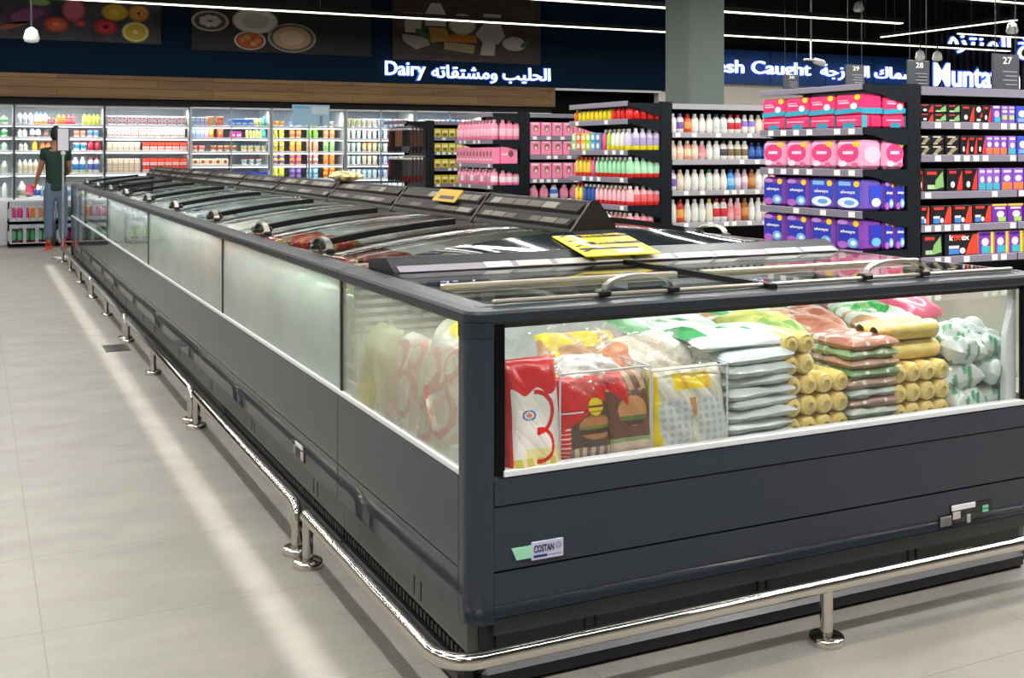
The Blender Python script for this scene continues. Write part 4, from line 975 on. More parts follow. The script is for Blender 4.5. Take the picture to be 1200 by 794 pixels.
# ---- aisle 27: hygiene packs
end_unit('dark end shelf unit stacked with pink and purple hygiene packs', 3.89, 4.268, 2.89, 3.88, (1.418, 1.159, .901, .655, .40), (1.652, 1.69))
run_unit('dark shelf run of black and purple boxes under board 27', 4.386, 7.2, 2.89, 3.88, (1.461, 1.25, 1.014, .802, .596, .36), (1.63, 1.685), joints=(5.25, 6.2))
PINKA = ((('f', 'r', 0, .0, 1, .0, '#22a0b8'),), )
def hyg(kind, wd, dp, h):
    if kind == 'hot':
        return pack_mesh(wd, dp, h, '#e22f6e', (('f', 'p', ((0, .02), (1, .12), (1, .36), (0, .26)), '#2a9fb9'), ('l', 'r', 0, .05, 1, .32, '#2a9fb9'), ('r', 'r', 0, .05, 1, .32, '#2a9fb9'), ('f', 'r', .15, .55, .55, .62, '#f6c9d8'), ('f', 'r', .12, .68, .5, .72, '#f6c9d8'), ('f', 'e', .72, .42, .13, .16, '#f3e6ea'), ('f', 'e', .86, .84, .11, .14, '#f6cf1c')), .014)
    if kind == 'hotlow':
        return pack_mesh(wd, dp, h, '#df2f66', (('f', 'r', .3, 0.04, .75, .4, '#2a8fae'), ('f', 'r', .1, .55, .8, .66, '#f0a9bd'), ('l', 'r', .0, .05, .25, .95, '#39a9bd'), ('r', 'r', .0, .05, .25, .95, '#39a9bd'), ('l', 'r', .4, .1, .46, .9, '#a81f4a'), ('r', 'r', .4, .1, .46, .9, '#a81f4a')), .012)
    if kind == 'light':
        return pack_mesh(wd, dp, h, '#f2a3c4', (('f', 'e', .5, .56, .40, .32, '#e0407f'), ('f', 'r', .3, .52, .7, .62, '#f7d5e2'), ('f', 'e', .3, .2, .16, .1, '#f6dbe6'), ('f', 'e', .75, .16, .12, .08, '#dd5b8f'), ('f', 'e', .80, .86, .13, .1, '#f2c61c'), ('l', 'e', .5, .5, .4, .3, '#f5bdd3'), ('r', 'e', .5, .5, .4, .3, '#f5bdd3')), .025)
    if kind == 'purple':
        return pack_mesh(wd, dp, h, '#7d3fa6', (('f', 'r', .12, .24, .88, .80, '#2a33b0'), ('f', 'e', .3, .16, .2, .12, '#b25fc2'), ('f', 'e', .68, .24, .2, .16, '#69b6e6'), ('f', 'e', .70, .24, .1, .08, '#e7eefa'), ('f', 'e', .80, .86, .11, .1, '#f2c61c'), ('f', 'e', .3, .88, .2, .07, '#b884cf'), ('l', 'r', .1, .1, .5, .9, '#a86cc0'), ('r', 'r', .36, .22, .98, .82, '#2a33b0'), ('r', 'e', .68, .28, .22, .14, '#69b6e6')), .02)
    return pack_mesh(wd, dp, h, '#6b52b4', (('f', 'r', .06, .2, .94, .95, '#3345c4'), ('f', 'e', .5, .26, .4, .17, '#dfe8f6'), ('f', 'e', .55, .26, .2, .08, '#62a7dc'), ('f', 'r', .15, .8, .6, .93, '#86b6e8'), ('f', 'e', .82, .86, .11, .1, '#f2c61c'), ('l', 'r', .1, .1, .5, .9, '#9b6cc0'), ('r', 'r', .36, .22, .98, .82, '#3345c4'), ('r', 'e', .68, .28, .22, .14, '#dfe8f6')), .02)
CN = {'hot': 'hot pink and teal', 'hotlow': 'short hot pink', 'light': 'pale pink', 'purple': 'purple and blue', 'blue': 'bright blue'}
def always(o, wd, h, dp): lettered(o, 'always', wd*.55, h*.13, 0, h*.52, dp, WHITE)
LV = (1.418, 1.159, .901, .655)
for i in range(4):
    y = 2.89+.01+.242*(i+.5)
    for kind, z, h in (('hotlow', LV[0], .082), ('hot', LV[0]+.083, .128), ('light', LV[1], .185), ('purple' if i < 9 else '', LV[2], .195), ('purple', LV[3], .195)):
        if z == LV[2] and i in (0, 1): kind = 'blue'
        shelf = {LV[0]: 'top shelf', LV[0]+.083: 'upper layer', LV[1]: 'second shelf', LV[2]: 'third shelf', LV[3]: 'fourth shelf'}[z]
        o = put('hygiene_pack', 'hygiene pack', hyg(kind, .236, .17, h), (3.985, y, z), -PI/2, '%s pack facing the freezer, %s of the pink end unit' % (CN[kind], shelf), '%s packs on the %s of the end unit' % (CN[kind], shelf))
        if kind in ('purple', 'blue'): always(o, .236, h, .17)
for kind, z, h, n in (('hotlow', LV[0], .082, 1), ('hot', LV[0]+.083, .12, 1), ('light', LV[1], .185, 1), ('purple', LV[2], .19, 2), ('purple', LV[3], .19, 2)):
    w_ = .185/n*1.0
    for j in range(n):
        o = put('hygiene_pack', 'hygiene pack', hyg(kind, w_-.004, .2, h), (4.077+w_*(j+.5), 3.0, z), 0, '%s pack on the open side of the pink end unit, %s' % (CN[kind], {LV[0]: 'top shelf', LV[0]+.083: 'upper layer', LV[1]: 'second shelf', LV[2]: 'third shelf', LV[3]: 'fourth shelf'}[z]), 'side facing %s packs %.2f' % (CN[kind], z))
        if kind == 'purple': always(o, w_, h, .2)
def box27(kind, wd, h, dp=.16):
    K = '#15131a'
    sp = {'BR': (K, (('f', 'p', ((.62, .05), (1, .05), (1, .95), (.8, .6)), '#d9382c'), ('f', 'r', .12, .78, .6, .9, '#c9302a'), ('f', 'e', .35, .3, .14, .14, '#e9e4e2'))),
          'BG': (K, (('f', 'p', ((.5, .1), (.95, .2), (.9, .9), (.55, .5)), '#7fb06a'), ('f', 'r', .12, .74, .6, .88, '#c23a2e'), ('f', 'r', .15, .12, .5, .3, '#a9c79a'))),
          'BK': (K, (('f', 'p', ((.1, .1), (.5, .2), (.9, .7), (.5, .8)), '#8d8466'), ('f', 'r', .1, .78, .7, .9, '#d8cfc8'), ('f', 'r', .1, .05, .45, .18, '#b3a67a'))),
          'BW': (K, (('f', 'e', .5, .75, .28, .16, '#e9e6e2'), ('f', 'r', .25, .08, .75, .22, '#a9c0b0'), ('f', 'p', ((.6, .3), (.95, .3), (.95, .6)), '#c23a2e'))),
          'BB': (K, (('f', 'p', ((.62, .05), (1, .05), (1, .95), (.85, .9), (.72, .5)), '#e0402f'), ('f', 'r', .1, .08, .42, .3, '#3f7fd0'), ('f', 'r', .1, .32, .42, .45, '#cfcfd2'), ('f', 'r', .12, .78, .62, .92, '#d23a30'), ('f', 'e', .52, .22, .09, .13, '#e9e6e4'))),
          'PV': ('#6a3aa0', (('f', 'e', .55, .5, .3, .22, '#c9a6de'), ('f', 'r', .3, .05, .95, .35, '#38a9b8'), ('f', 'r', .15, .84, .85, .96, '#e8dcef'))),
          'PG': ('#7c55b4', (('f', 'r', .15, .2, .85, .45, '#a8c86a'), ('f', 'r', .15, .6, .85, .74, '#d9c9e8'), ('f', 'r', .1, .84, .9, .93, '#cdb4e2'))),
          'PO': ('#7b4bb0', (('f', 'r', .06, .04, .94, .36, '#e8743c'), ('f', 'e', .5, .55, .3, .14, '#e6d3ee'), ('f', 'r', .15, .8, .85, .92, '#d6bfe8'))),
          'PT': ('#8558b8', (('f', 'r', .06, .04, .94, .34, '#3fa6b4'), ('f', 'e', .5, .5, .28, .14, '#eadcf2'), ('f', 'r', .15, .8, .85, .92, '#dcc6ea'))),
          'PY': ('#6f2fa0', (('f', 'r', 0, .9, 1, 1, '#e9c31e'), ('f', 'e', .55, .45, .26, .18, '#e0cdec'), ('f', 'r', .4, .05, .9, .3, '#93c85a'), ('f', 'r', .15, .72, .85, .84, '#d7bfe6'))),
          'YV': ('#e8cf2e', (('f', 'r', 0, 0, .8, 1, '#7d2fa6'), ('f', 'e', .42, .55, .24, .18, '#e4d2ee'), ('f', 'r', .2, .05, .75, .36, '#35b0b8'), ('f', 'r', .1, .84, .7, .95, '#2d1f86'))),
          'BL': ('#3a48b8', (('f', 'e', .5, .55, .32, .2, '#dfe6f4'), ('f', 'r', .1, .08, .9, .3, '#7c9be0')))}[kind]
    return pack_mesh(wd, dp, h, sp[0], sp[1], .004)
CB = {'BR': 'black and red', 'BG': 'black and green', 'BK': 'black and olive', 'BW': 'black and white', 'BB': 'black, red and blue', 'PV': 'violet and teal', 'PG': 'violet and green', 'PO': 'violet and orange', 'PT': 'lilac and teal', 'PY': 'purple and yellow topped', 'YV': 'purple with yellow edge', 'BL': 'blue'}
XZ = lambda x: 4.386+(x-714)*.00214
ROWS = ((1.461, .118, 'top', [(716, 768, 'BR', 2), (770, 824, 'BG', 2), (826, 880, 'BG', 2), (884, 938, 'BR', 1), (940, 974, 'BW', 1), (976, 1010, 'BR', 1), (1014, 1052, 'PV', 1), (1056, 1084, 'PG', 1), (1086, 1115, 'PG', 1)]+[(1122+50*k, 1170+50*k, 'BL', 1) for k in range(5)]),
        (1.25, .128, 'second', [(716, 760, 'BK', 2), (762, 814, 'BK', 2), (820, 876, 'BK', 2), (882, 915, 'BR', 1), (916, 950, 'BR', 1), (951, 985, 'BR', 1), (988, 1018, 'PO', 1), (1019, 1049, 'PO', 1), (1050, 1080, 'PO', 1), (1086, 1120, 'PT', 1)]+[(1126+50*k, 1174+50*k, 'BL', 1) for k in range(5)]),
        (1.014, .15, 'third', [(716, 726, 'BR', 1), (732, 815, 'BG', 1), (826, 888, 'BR', 1), (893, 950, 'BR', 1), (957, 987, 'PT', 1), (988, 1018, 'PT', 1), (1019, 1050, 'PT', 1), (1056, 1104, 'PO', 1), (1106, 1154, 'PO', 1)]+[(1160+50*k, 1208+50*k, 'PV', 1) for k in range(4)]),
        (.802, .125, 'fourth', [(716, 752, 'BB', 1), (760, 842, 'BB', 1), (848, 928, 'BB', 1), (934, 1010, 'BB', 1), (1015, 1080, 'PY', 1), (1084, 1150, 'PY', 1), (1156, 1220, 'PY', 1), (1226, 1290, 'PY', 1)]),
        (.596, .15, 'fifth', [(724, 806, 'BG', 1), (818, 952, 'BB', 1), (957, 1022, 'YV', 1), (1025, 1086, 'YV', 1), (1089, 1150, 'YV', 1), (1154, 1216, 'YV', 1), (1220, 1282, 'YV', 1)]))
for z, h, sh, items in ROWS:
    for a, b, kd, tiers in items:
        wd = (b-a)*.00214
        for q in range(tiers):
            o = put('hygiene_box', 'hygiene box', box27(kd, round(wd, 3), round(h/tiers-.003, 3)), (XZ((a+b)/2), 2.985, z+q*h/tiers), 0, '%s box on the %s shelf under board 27' % (CB[kd], sh), '%s boxes on the %s shelf under board 27' % (CB[kd], sh))
            if (a, b) == (818, 952):
                o['label'] = 'widest black box with white and red lettering on the fifth shelf'; o['group'] = ''; del o['group']
                lettered(o, 'k', .034, .036, -.095, h-.05, .16, WHITE); lettered(o, 'ot', .06, .032, -.042, h-.05, .16, M('#e0402f', .4)); lettered(o, 'ex', .07, .026, .03, h-.05, .16, WHITE)
# ---- aisle 28: lotions and cleaning bottles
end_unit('dark end shelf unit with yellow, green and red bottles', 3.93, 4.268, 5.69, 6.71, (1.548, 1.285, 1.05, .814, .60, .35), (1.656, 1.70))
run_unit('dark shelf run of white lotion bottles behind the pink end unit', 4.386, 7.2, 5.69, 6.71, (1.437, 1.202, .934, .656, .40), (1.637, 1.685), fas=M('#a19fa5', .4), joints=(5.4, 6.4))
def bot(label, group, args, x, y, z, rz=0, name='bottle', cat='bottle'):
    return put(name, cat, bottle_mesh(*args), (x, y, z), rz, label, group)
E1 = [('orange', '#e8742a', '#e8d040', None), ('yellow', '#e6cf1e', '#3a3a3a', None), ('red', '#d8231f', '#8f1a1a', None)]
for k in range(13):
    c = E1[0] if k > 11 else E1[1] if k > 3 else E1[2]
    bot('small %s bottle on the topmost shelf of the yellow and red end unit' % c[0], 'small %s bottles on the topmost shelf' % c[0], (.034, .105, c[1], c[2], c[3], .8), 3.984, 5.738+.075*k, 1.548)
for k in range(4): bot('small red bottle along the open side of the topmost shelf', 'small red bottles on the open side', (.034, .105, '#d8231f', '#8f1a1a', None, .8), 4.045+.07*k, 5.735, 1.548)
cols = [('pale green', '#8fd08a'), ('coral', '#e8604a'), ('cream yellow', '#e0c23a'), ('lime', '#a6cf4a'), ('sky blue', '#3fa0dc'), ('grey blue', '#6a86a8')]
for k in range(6):
    for q in range(2):
        put('carton', 'carton', pack_mesh(.08, .1, .075, cols[k][1], (('f', 'e', .5, .5, .3, .3, '#f0eee6'),), .004), (3.998, 6.655-.088*k, 1.285+q*.077), -PI/2, '%s small carton, second shelf of the yellow and red end unit, %s layer' % (cols[k][0], ('lower', 'upper')[q]))
for k in range(6):
    c = [('pink', '#e2568f', '#e2568f'), ('yellow and green', '#a6cf4a', '#e6d81e'), ('yellow and white', '#e8e6da', '#e6d81e'), ('yellow and white', '#e8e6da', '#e6d81e'), ('yellow and white', '#e8e6da', '#e6d81e'), ('grey and yellow', '#c3bdd0', '#e6d81e')][k]
    bot('%s spray bottle, second shelf of the yellow and red end unit' % c[0], '%s spray bottles on the second shelf' % c[0], (.036, .18, c[1], '#d9d9d2', c[1], .7, 'bottle', c[2]), 3.985, 6.13-.075*k, 1.285)
for k in range(4): bot('lavender and yellow bottle along the open side of the second shelf', 'lavender bottles on the open side', (.033, .185, '#c9c0dc', '#efeef2', '#a99cc8', .8, 'bottle', '#e6d81e'), 4.04+.068*k, 5.735, 1.285)
for k in range(13):
    c = [('yellow and red', '#e8c84a', '#e23a2a', '#e0402f')] if k > 8 else [('pink', '#e05a98', '#e05a98', '#d04a8a')] if k > 7 else [('mint and red', '#9fdcae', '#eef0ea', '#d8281f')]
    c = c[0]; bot('%s bottle on the third shelf of the yellow and red end unit' % c[0], '%s bottles on the third shelf' % c[0], (.035, .175, c[1], c[2] if k > 7 else '#eef0ea', c[1], .75, 'bottle', c[3]), 3.985, 5.735+.074*k, 1.05)
for k in range(4): bot('mint and red bottle along the open side of the third shelf', 'mint bottles on the open side', (.034, .175, '#9fdcae', '#eef0ea', '#b6e2c0', .8, 'bottle', '#d8281f'), 4.05+.066*k, 5.735, 1.05)
for k in range(13):
    c = ('yellow', '#e8d24a', '#e23a2a', '#e8a23a') if k > 10 else ('navy', '#2f55a8', '#dfe6ee', '#2a3f86') if k > 7 else ('rose and red', '#f0b9c0', '#f3e4d8', '#dc2a2a')
    bot('%s bottle on the fourth shelf of the yellow and red end unit' % c[0], '%s bottles on the fourth shelf' % c[0], (.035, .165, c[1], c[2], c[1], .75, 'bottle', c[3]), 3.985, 5.735+.074*k, .814)
for k in range(4): bot('rose and red bottle along the open side of the fourth shelf', 'rose bottles on the open side', (.034, .165, '#f0b9c0', '#f3e4d8', '#e86a6a', .8, 'bottle', '#dc2a2a'), 4.05+.066*k, 5.735, .814)
for k in range(13): bot('pink and red bottle on the lowest visible shelf of the yellow and red end unit', 'pink bottles on the lowest shelf', (.035, .15, '#f0a9b0', '#e9d8d0', '#e8565a', .75, 'bottle', '#dc2a2a'), 3.985, 5.735+.074*k, .60)
for k in range(3): bot('pink and red bottle along the open side of the lowest visible shelf', 'pink bottles on the open side', (.034, .15, '#f0a9b0', '#e9d8d0', '#e8565a', .8, 'bottle', '#dc2a2a'), 4.05+.066*k, 5.735, .60)
WB = {'w': ('plain white', '#eceae4', '#e2e0da', '#dfe3dc'), 'l': ('white and lavender', '#e6e2ec', '#8f6ab0', '#7a5aa8'), 'r': ('red', '#d8452f', '#b8281f', '#e8a04a'), 't': ('white with teal cap', '#eeece6', '#1f5f78', '#cfe0d8'), 'm': ('white with red label', '#eceae4', '#c02030', '#c8303a'), 'p': ('white and purple', '#eceae6', '#e4e2e8', '#8a72c0'), 'b': ('beige', '#e3cdb2', '#d8b48a', '#e8d8c8'), 'o': ('peach', '#e8a888', '#eee6da', '#f0d8b0'), 'k': ('white with dark label', '#eceae4', '#3a3a40', '#4a4a50'), 'g': ('white with brown label', '#eceae0', '#dfe3d8', '#7a6a4a'), 'n': ('navy blue', '#1f3f8a', '#16306e', '#3a6ab0'), 'u': ('sky blue', '#3f9fe0', '#2a3a9a', '#8fc8ee'), 'v': ('mauve', '#cbb2c4', '#b89ab0', '#e2d2dc'), 'y': ('yellow capped white', '#eceade', '#e6cf2a', '#e8e2c0'), 'e': ('green capped white', '#eceae4', '#2a9a3a', '#cfe3cc'), 'd': ('brown', '#a8652f', '#8a5a3a', '#c88a4a'), 'q': ('pink', '#e8b0b4', '#e6cccc', '#e88a92'), 'c': ('pale peach', '#f0cdb8', '#eee2d6', '#f2ddc8')}
RB = ((1.437, 'top', 'wlrwwwttmmppbbww', .165), (1.202, 'second', 'ccocqwwkgggnnnww', .165), (.934, 'third', 'lbwwwewwuvvdwwq', .18), (.656, 'fourth', 'wrwwwymmqqdwwb', .2))
for z, sh, code, h in RB:
    n = len(code); pitch = .077
    for k, ch in enumerate(code):
        c = WB[ch]; st_ = 'oval' if ch in 'wpqcv' and k % 3 else 'bottle'
        if ch in 'nk': st_ = 'bottle'
        bot('%s lotion bottle, %s shelf behind the pink end unit' % (c[0], sh), '%s lotion bottles, %s shelf' % (c[0], sh), (.0365, h*(1 if ch != 'n' else .92), c[1], c[2], c[3], .7, st_), 4.43+pitch*k, 5.76, z)
# ---- aisle 29: pink hair care
end_unit('dark end shelf unit filled with pink hair care', 3.936, 4.268, 8.42, 9.45, (1.399, 1.141, .912, .68, .42), (1.644, 1.69))
run_unit('dark shelf run of pink boxes between the pink hair care and the bottles', 4.386, 7.2, 8.42, 9.45, (1.441, 1.232, .976, .76, .45), (1.64, 1.685))
for k in range(11):
    bot('tall pink shampoo bottle on the top shelf of the pink hair care end unit', 'pink shampoo bottles on the top shelf', (.045, .215, '#f08fae', '#f2a6bc', '#f6bccb', .7, 'bottle', '#ee7fa2'), 3.985, 8.48+.09*k, 1.399)
    put('pink_carton', 'carton', pack_mesh(.082, .09, .175, '#ee86aa', (('f', 'e', .5, .6, .3, .16, '#8a5a4a'), ('f', 'r', .15, .2, .85, .32, '#f8d8e2')), .004), (3.99, 8.48+.09*k, 1.141), -PI/2, 'pink hair care carton on the second shelf of the pink end unit', 'pink cartons on the second shelf')
    bot('pink hair care bottle on the third shelf of the pink end unit', 'pink bottles on the third shelf', (.043, .165 if k % 2 else .18, '#f29ab8', '#f6c2d0', '#c9899a' if k % 3 else '#f0e0e4', .7, 'bottle', '#ef7aa0'), 3.985, 8.48+.09*k, .912)
for k in range(3): bot('tall pink shampoo bottle along the open side of the top shelf', 'pink shampoo bottles on the open side', (.045, .215, '#f08fae', '#f2a6bc', '#f6bccb', .7, 'bottle', '#ee7fa2'), 4.08+.08*k, 8.47, 1.399)
put('pink_carton', 'carton', pack_mesh(.2, .12, .18, '#ee7fa6', (('f', 'e', .6, .6, .16, .2, '#7a4a3a'), ('f', 'r', .06, .5, .4, .62, '#f8d0de')), .004), (4.14, 8.49, 1.141), 0, 'wide pink carton with a dark haired face, open side of the pink end unit')
for k in range(3): bot('pink hair care bottle along the open side of the third shelf', 'pink bottles on the open side', (.043, .16, '#f29ab8', '#f6c2d0', '#f4dbe4', .7, 'bottle', '#ef7aa0'), 4.08+.08*k, 8.47, .912)
for k in range(8):
    for z, h, sh in ((1.441, .15, 'top'), (1.232, .16, 'second'), (.976, .175, 'third')):
        put('pink_box', 'box', pack_mesh(.125, .12, h, '#f08cb0', (('f', 'e', .55, .55, .24, .24, '#8a5a48'), ('f', 'e', .55, .48, .15, .14, '#e8bfa8'), ('f', 'r', .1, .84, .8, .93, '#f9dfe8')), .006), (4.46+.135*k, 8.5, z), 0, 'pink box with a brown haired face on the %s shelf of the pink box run' % sh, 'pink boxes on the %s shelf of the run' % sh)
    bot(('pink' if k != 2 else 'blue and white')+' round bottle on the lowest visible shelf of the pink box run', ('pink' if k != 2 else 'blue')+' round bottles on the run', (.055, .15, '#ef9ab8' if k != 2 else '#e6eef2', '#f2b6c8', '#ee86aa' if k != 2 else '#2f6ad0', .7, 'oval'), 4.46+.125*k, 8.49, .76)
# ---- aisle 30: socks
end_unit('dark end unit hung with socks on hooks', 4.245, 4.55, 11.9, 12.8, (.62, .3), (1.655, 1.70))
run_unit('dark shelf run of yellow packs behind the sock hooks', 4.664, 7.2, 11.9, 12.8, (1.47, 1.27, 1.05, .83, .5), (1.64, 1.69))
def sock_mesh(c, toe, L):
    m = MB(); A = M(c, .9); T = M(toe, .9); K = M('#e9e9ea', .5)
    m.box(-.012, .012, -.028, .028, -.035, -.005, K)
    m.tube([(0, -.01, -.03), (0, -.012, -L*.55), (0, -.005, -L*.75)], .02, A, 8, [.02, .024, .024]); m.tube([(0, -.005, -L*.72), (0, .015, -L*.85), (0, .05, -L)], .02, T, 8, [.023, .022, .012])
    return m.mesh('sock')
SK = [('maroon', '#7a1c22', '#5a1418'), ('black', '#1b1c22', '#2a2d36'), ('black', '#17181c', '#20242c'), ('tan and black', '#8a5a40', '#1c1e26'), ('tan and black', '#8f5f45', '#22252e'), ('tan and black', '#8f5f45', '#22252e'), ('black and grey', '#202228', '#6a7078'), ('black and grey', '#202228', '#6a7078')]
HOOK = M('#d6d6da', .3, .8)
for rowz, L, nm in ((1.60, .34, 'upper'), (1.195, .34, 'lower')):
    for k in range(9):
        y = 12.7-.095*k; c = SK[min(k, 7)] if nm == 'upper' else (SK[0] if k == 0 else SK[1+k % 2] if k < 6 else ('grey with maroon toe', '#4a4648', '#7a1e26'))
        t = thing('sock_pair', '%s socks on the %s row of hooks, front of the sock unit' % (c[0], nm), 'socks', (4.30, y, rowz), group='%s socks on the %s front hooks' % (c[0], nm))
        link('sock', _pm.setdefault(('sock', c[1], c[2]), sock_mesh(c[1], c[2], L)), t)
        MB().tube([(.27, 0, .012), (0, 0, .012), (-.03, 0, .02)], .005, HOOK, 6).build('hook', t)
    for k in range(4):
        c = ('black and tan', '#5a3a2c', '#1b1d24') if nm == 'upper' else ('grey with maroon toe', '#4a4648', '#7a1e26')
        t = thing('sock_pair', '%s socks along the open side of the sock unit, %s row' % (c[0], nm), 'socks', (4.34+.055*k, 11.98, rowz), group='%s socks on the %s side hooks' % (c[0], nm))
        link('sock', _pm.setdefault(('sock', c[1], c[2]), sock_mesh(c[1], c[2], L)), t)
        MB().tube([(0, .08, .012), (0, 0, .012), (0, -.03, .02)], .005, HOOK, 6).build('hook', t)
for z, sh in ((1.47, 'top'), (1.27, 'second'), (1.05, 'third'), (.83, 'fourth')):
    for k in range(7):
        put('yellow_pack', 'pack', pack_mesh(.10, .1, .12, '#d9c83a' if (k+int(z*10)) % 3 else '#c9b22a', (('f', 'r', .1, .5, .9, .8, '#efe6a0'), ('f', 'e', .5, .3, .3, .2, '#7a6a2a')), .004), (4.72+.108*k, 11.97, z), 0, 'yellow pack on the %s shelf of the run behind the sock hooks' % sh, 'yellow packs on the %s shelf' % sh)

# ------------------------------------------------------------------ chilled wall cabinets
YF = 14.22
CABS = [(-2.1, -.54, 0, 'open wall cabinet at the very edge with green bottles'), (-.54, .62, 0, 'open wall cabinet of milk and juice behind the standing person'), (.62, 1.79, 0, 'open wall cabinet of red and white multipacks'),
        (1.79, 2.97, 1, 'glass door wall cabinet with orange and blue cartons'), (2.97, 4.12, 1, 'glass door wall cabinet with a pale blue poster at its top'), (4.12, 5.26, 1, 'glass door wall cabinet of pale tubs, third with doors'),
        (5.26, 6.45, 1, 'glass door wall cabinet mostly behind the sock unit'), (6.45, 7.7, 1, 'glass door wall cabinet at the end of the timber band')]
SH_O = (1.654, 1.478, 1.29, .974, .645); SH_D = (1.655, 1.48, 1.279, 1.078, .865, .645)
G_DOOR = glass('cabinet_door_glass', tint=(.96, .97, .98))
GREYB = M('#9fabb8', .5); FRAME = M('#a7abad', .3, .5)
for x0, x1, door, lb in CABS:
    t = thing('wall_cabinet', lb, 'refrigerator', ((x0+x1)/2, YF, 0))
    part(MB().box(x0, x1, YF+.75, YF+.8, .1, 1.92, GREYB if door else M('#cfd8dc', .5)), 'back_panel', t)
    m = MB().box(x0, x0+.012, YF+.02, YF+.75, .1, 1.95, LINER).box(x1-.012, x1, YF+.02, YF+.75, .1, 1.95, LINER); part(m, 'side_panel', t)
    part(MB().box(x0, x1, YF, YF+.8, 1.92, 2.019, M('#101217', .5, 0, .2)), 'header', t)
    part(MB().box(x0, x1, YF, YF+.8, 0, .62, WHITE, .006), 'lower_front', t)
    part(MB().box(x0+.012, x1-.012, YF+.05, YF+.09, 1.885, 1.915, LINER), 'lamp_hood', t)
    for z in (SH_D if door else SH_O):
        s = part(MB().box(x0+.014, x1-.014, YF+.10, YF+.74, z-.022, z-.002, WHITE), 'shelf', t)
        sub(MB().box(x0+.014, x1-.014, YF+.085, YF+.1, z-.045, z, FASCIAW, .003), 'price_strip', s, t)
    for zz in (1.88,):
        area('cabinet_light', (0, .12, zz), (x1-x0)*.9, .03, W_DAIRY*(x1-x0), (R(10), 0, 0), t, PI, (.96, .98, 1))
    for zz in (SH_D if door else SH_O)[:-1]: area('added_shelf_light', (0, .06, zz-.046), (x1-x0)*.94, .02, W_DAIRY*.20*(x1-x0), (R(40), 0, 0), t, PI, (.96, .98, 1))  # lights added under the shelves to brighten rows shaded from above
    if door:
        for a, b in ((x0, (x0+x1)/2), ((x0+x1)/2, x1)):
            d = part(MB().box(a+.012, b-.006, YF+.004, YF+.012, .66, 1.90, G_DOOR), 'glass_door', t)
            m = MB().box(a, a+.014, YF, YF+.02, .64, 1.92, FRAME).box(b-.008, b, YF, YF+.02, .64, 1.92, FRAME).box(a, b, YF, YF+.02, .63, .66, FRAME).box(a, b, YF, YF+.02, 1.895, 1.92, FASCIAW)
            sub(m, 'door_frame', d, t)
            sub(MB().tube([(b-.04, YF-.02, 1.0), (b-.04, YF-.02, 1.22)], .008, DARK, 6).box(b-.046, b-.034, YF-.02, YF+.002, 1.0, 1.012, DARK).box(b-.046, b-.034, YF-.02, YF+.002, 1.21, 1.222, DARK), 'door_handle', d, t)
        for x in (x0+.012, x1-.012): part(MB().box(x-.018, x+.018, YF-.006, YF+.022, .62, 1.92, M('#c3c9cc', .35)), 'door_post', t)
    else:
        part(MB().box(x1-.012, x1+.012, YF-.004, YF+.05, .62, 1.92, M('#30343a', .4)), 'end_post', t)
        for x in (x0+.0,): part(MB().box(x-.02, x+.02, YF+.09, YF+.12, 1.05, 1.6, M('#3a3f45', .4)), 'shelf_upright', t)
SN = {1.654: 'top', 1.655: 'top', 1.478: 'second', 1.48: 'second', 1.29: 'third', 1.279: 'third', .974: 'fourth', 1.078: 'fourth', .645: 'bottom', .865: 'fifth'}
def chill(x0, x1, z, args, cname, kind, where, pitch, dep=0, rows=1):
    """a run of one kind along a chilled shelf"""
    x = x0+pitch/2; 
    while x < x1-pitch*.3:
        for q in range(rows):
            h = args[1] if kind != 'pk' else args[2]
            me = pack_mesh(*args) if kind == 'pk' else bottle_mesh(*args)
            nm = {'pk': 'carton', 'bottle': 'bottle', 'tub': 'yogurt_tub', 'jug': 'milk_jug', 'oval': 'bottle'}[kind]
            lab = '%s %s on the %s shelf of the %s' % (cname, {'yogurt_tub': 'tub', 'milk_jug': 'jug'}.get(nm, nm), SN.get(z, 'lower'), where)
            tag(link(nm, me, None, (x, YF+.17+dep, z+q*h*1.0)), lab, nm.replace('_', ' ') if kind != 'pk' else 'carton', '%s, %s shelf, %.1f' % (cname+' '+nm, SN.get(z, ''), x0))
        x += pitch
def B_(r, h, body, cap, label=None, style='bottle', low=None): return (r, h, body, cap, label, .9, style, low)
def P_(wd, h, c, *pt): return (wd, .1, h, c, tuple(pt), .004)
wA = 'cabinet behind the person'; w0 = 'cabinet at the very edge'
for z, c, h in ((1.654, '#5fb45a', .11), (1.478, '#3fae58', .12), (1.29, '#9fd0b8', .11), (.974, '#d7d9c8', .17), (.645, '#e8ebe6', .2)):
    chill(-1.6, -.56, z, B_(.04, h, '#e4ece6', c, c), ('green', 'bright green', 'pale mint', 'cream', 'white')[SH_O.index(z)], 'bottle', w0, .09)
# behind the person
chill(-.50, -.30, 1.654, B_(.033, .15, '#e9eaec', '#e7a9b0', '#d2d4da'), 'white', 'bottle', wA, .068)
chill(-.28, -.12, 1.654, B_(.03, .16, '#e8ecf4', '#2f4fb0', '#dfe6f2', 'bottle', '#f0b93a'), 'white and yellow', 'bottle', wA, .055)
chill(-.11, -.02, 1.654, B_(.024, .09, '#7a3a44', '#c9a0a4', '#b87a80'), 'small plum', 'bottle', wA, .045)
chill(0, .12, 1.654, B_(.035, .13, '#ef7a2a', '#e86a2a', '#f6a25a'), 'orange', 'bottle', wA, .062)
chill(.12, .25, 1.654, B_(.035, .13, '#e0303f', '#c92a3a', '#f08a8a'), 'red', 'bottle', wA, .062)
chill(.34, .60, 1.654, B_(.03, .14, '#d6e01e', '#c9d61a', '#e6ee8a'), 'lime yellow', 'bottle', wA, .06)
chill(-.5, -.36, 1.478, B_(.03, .11, '#eceae6', '#d98a94'), 'small white', 'bottle', wA, .065)
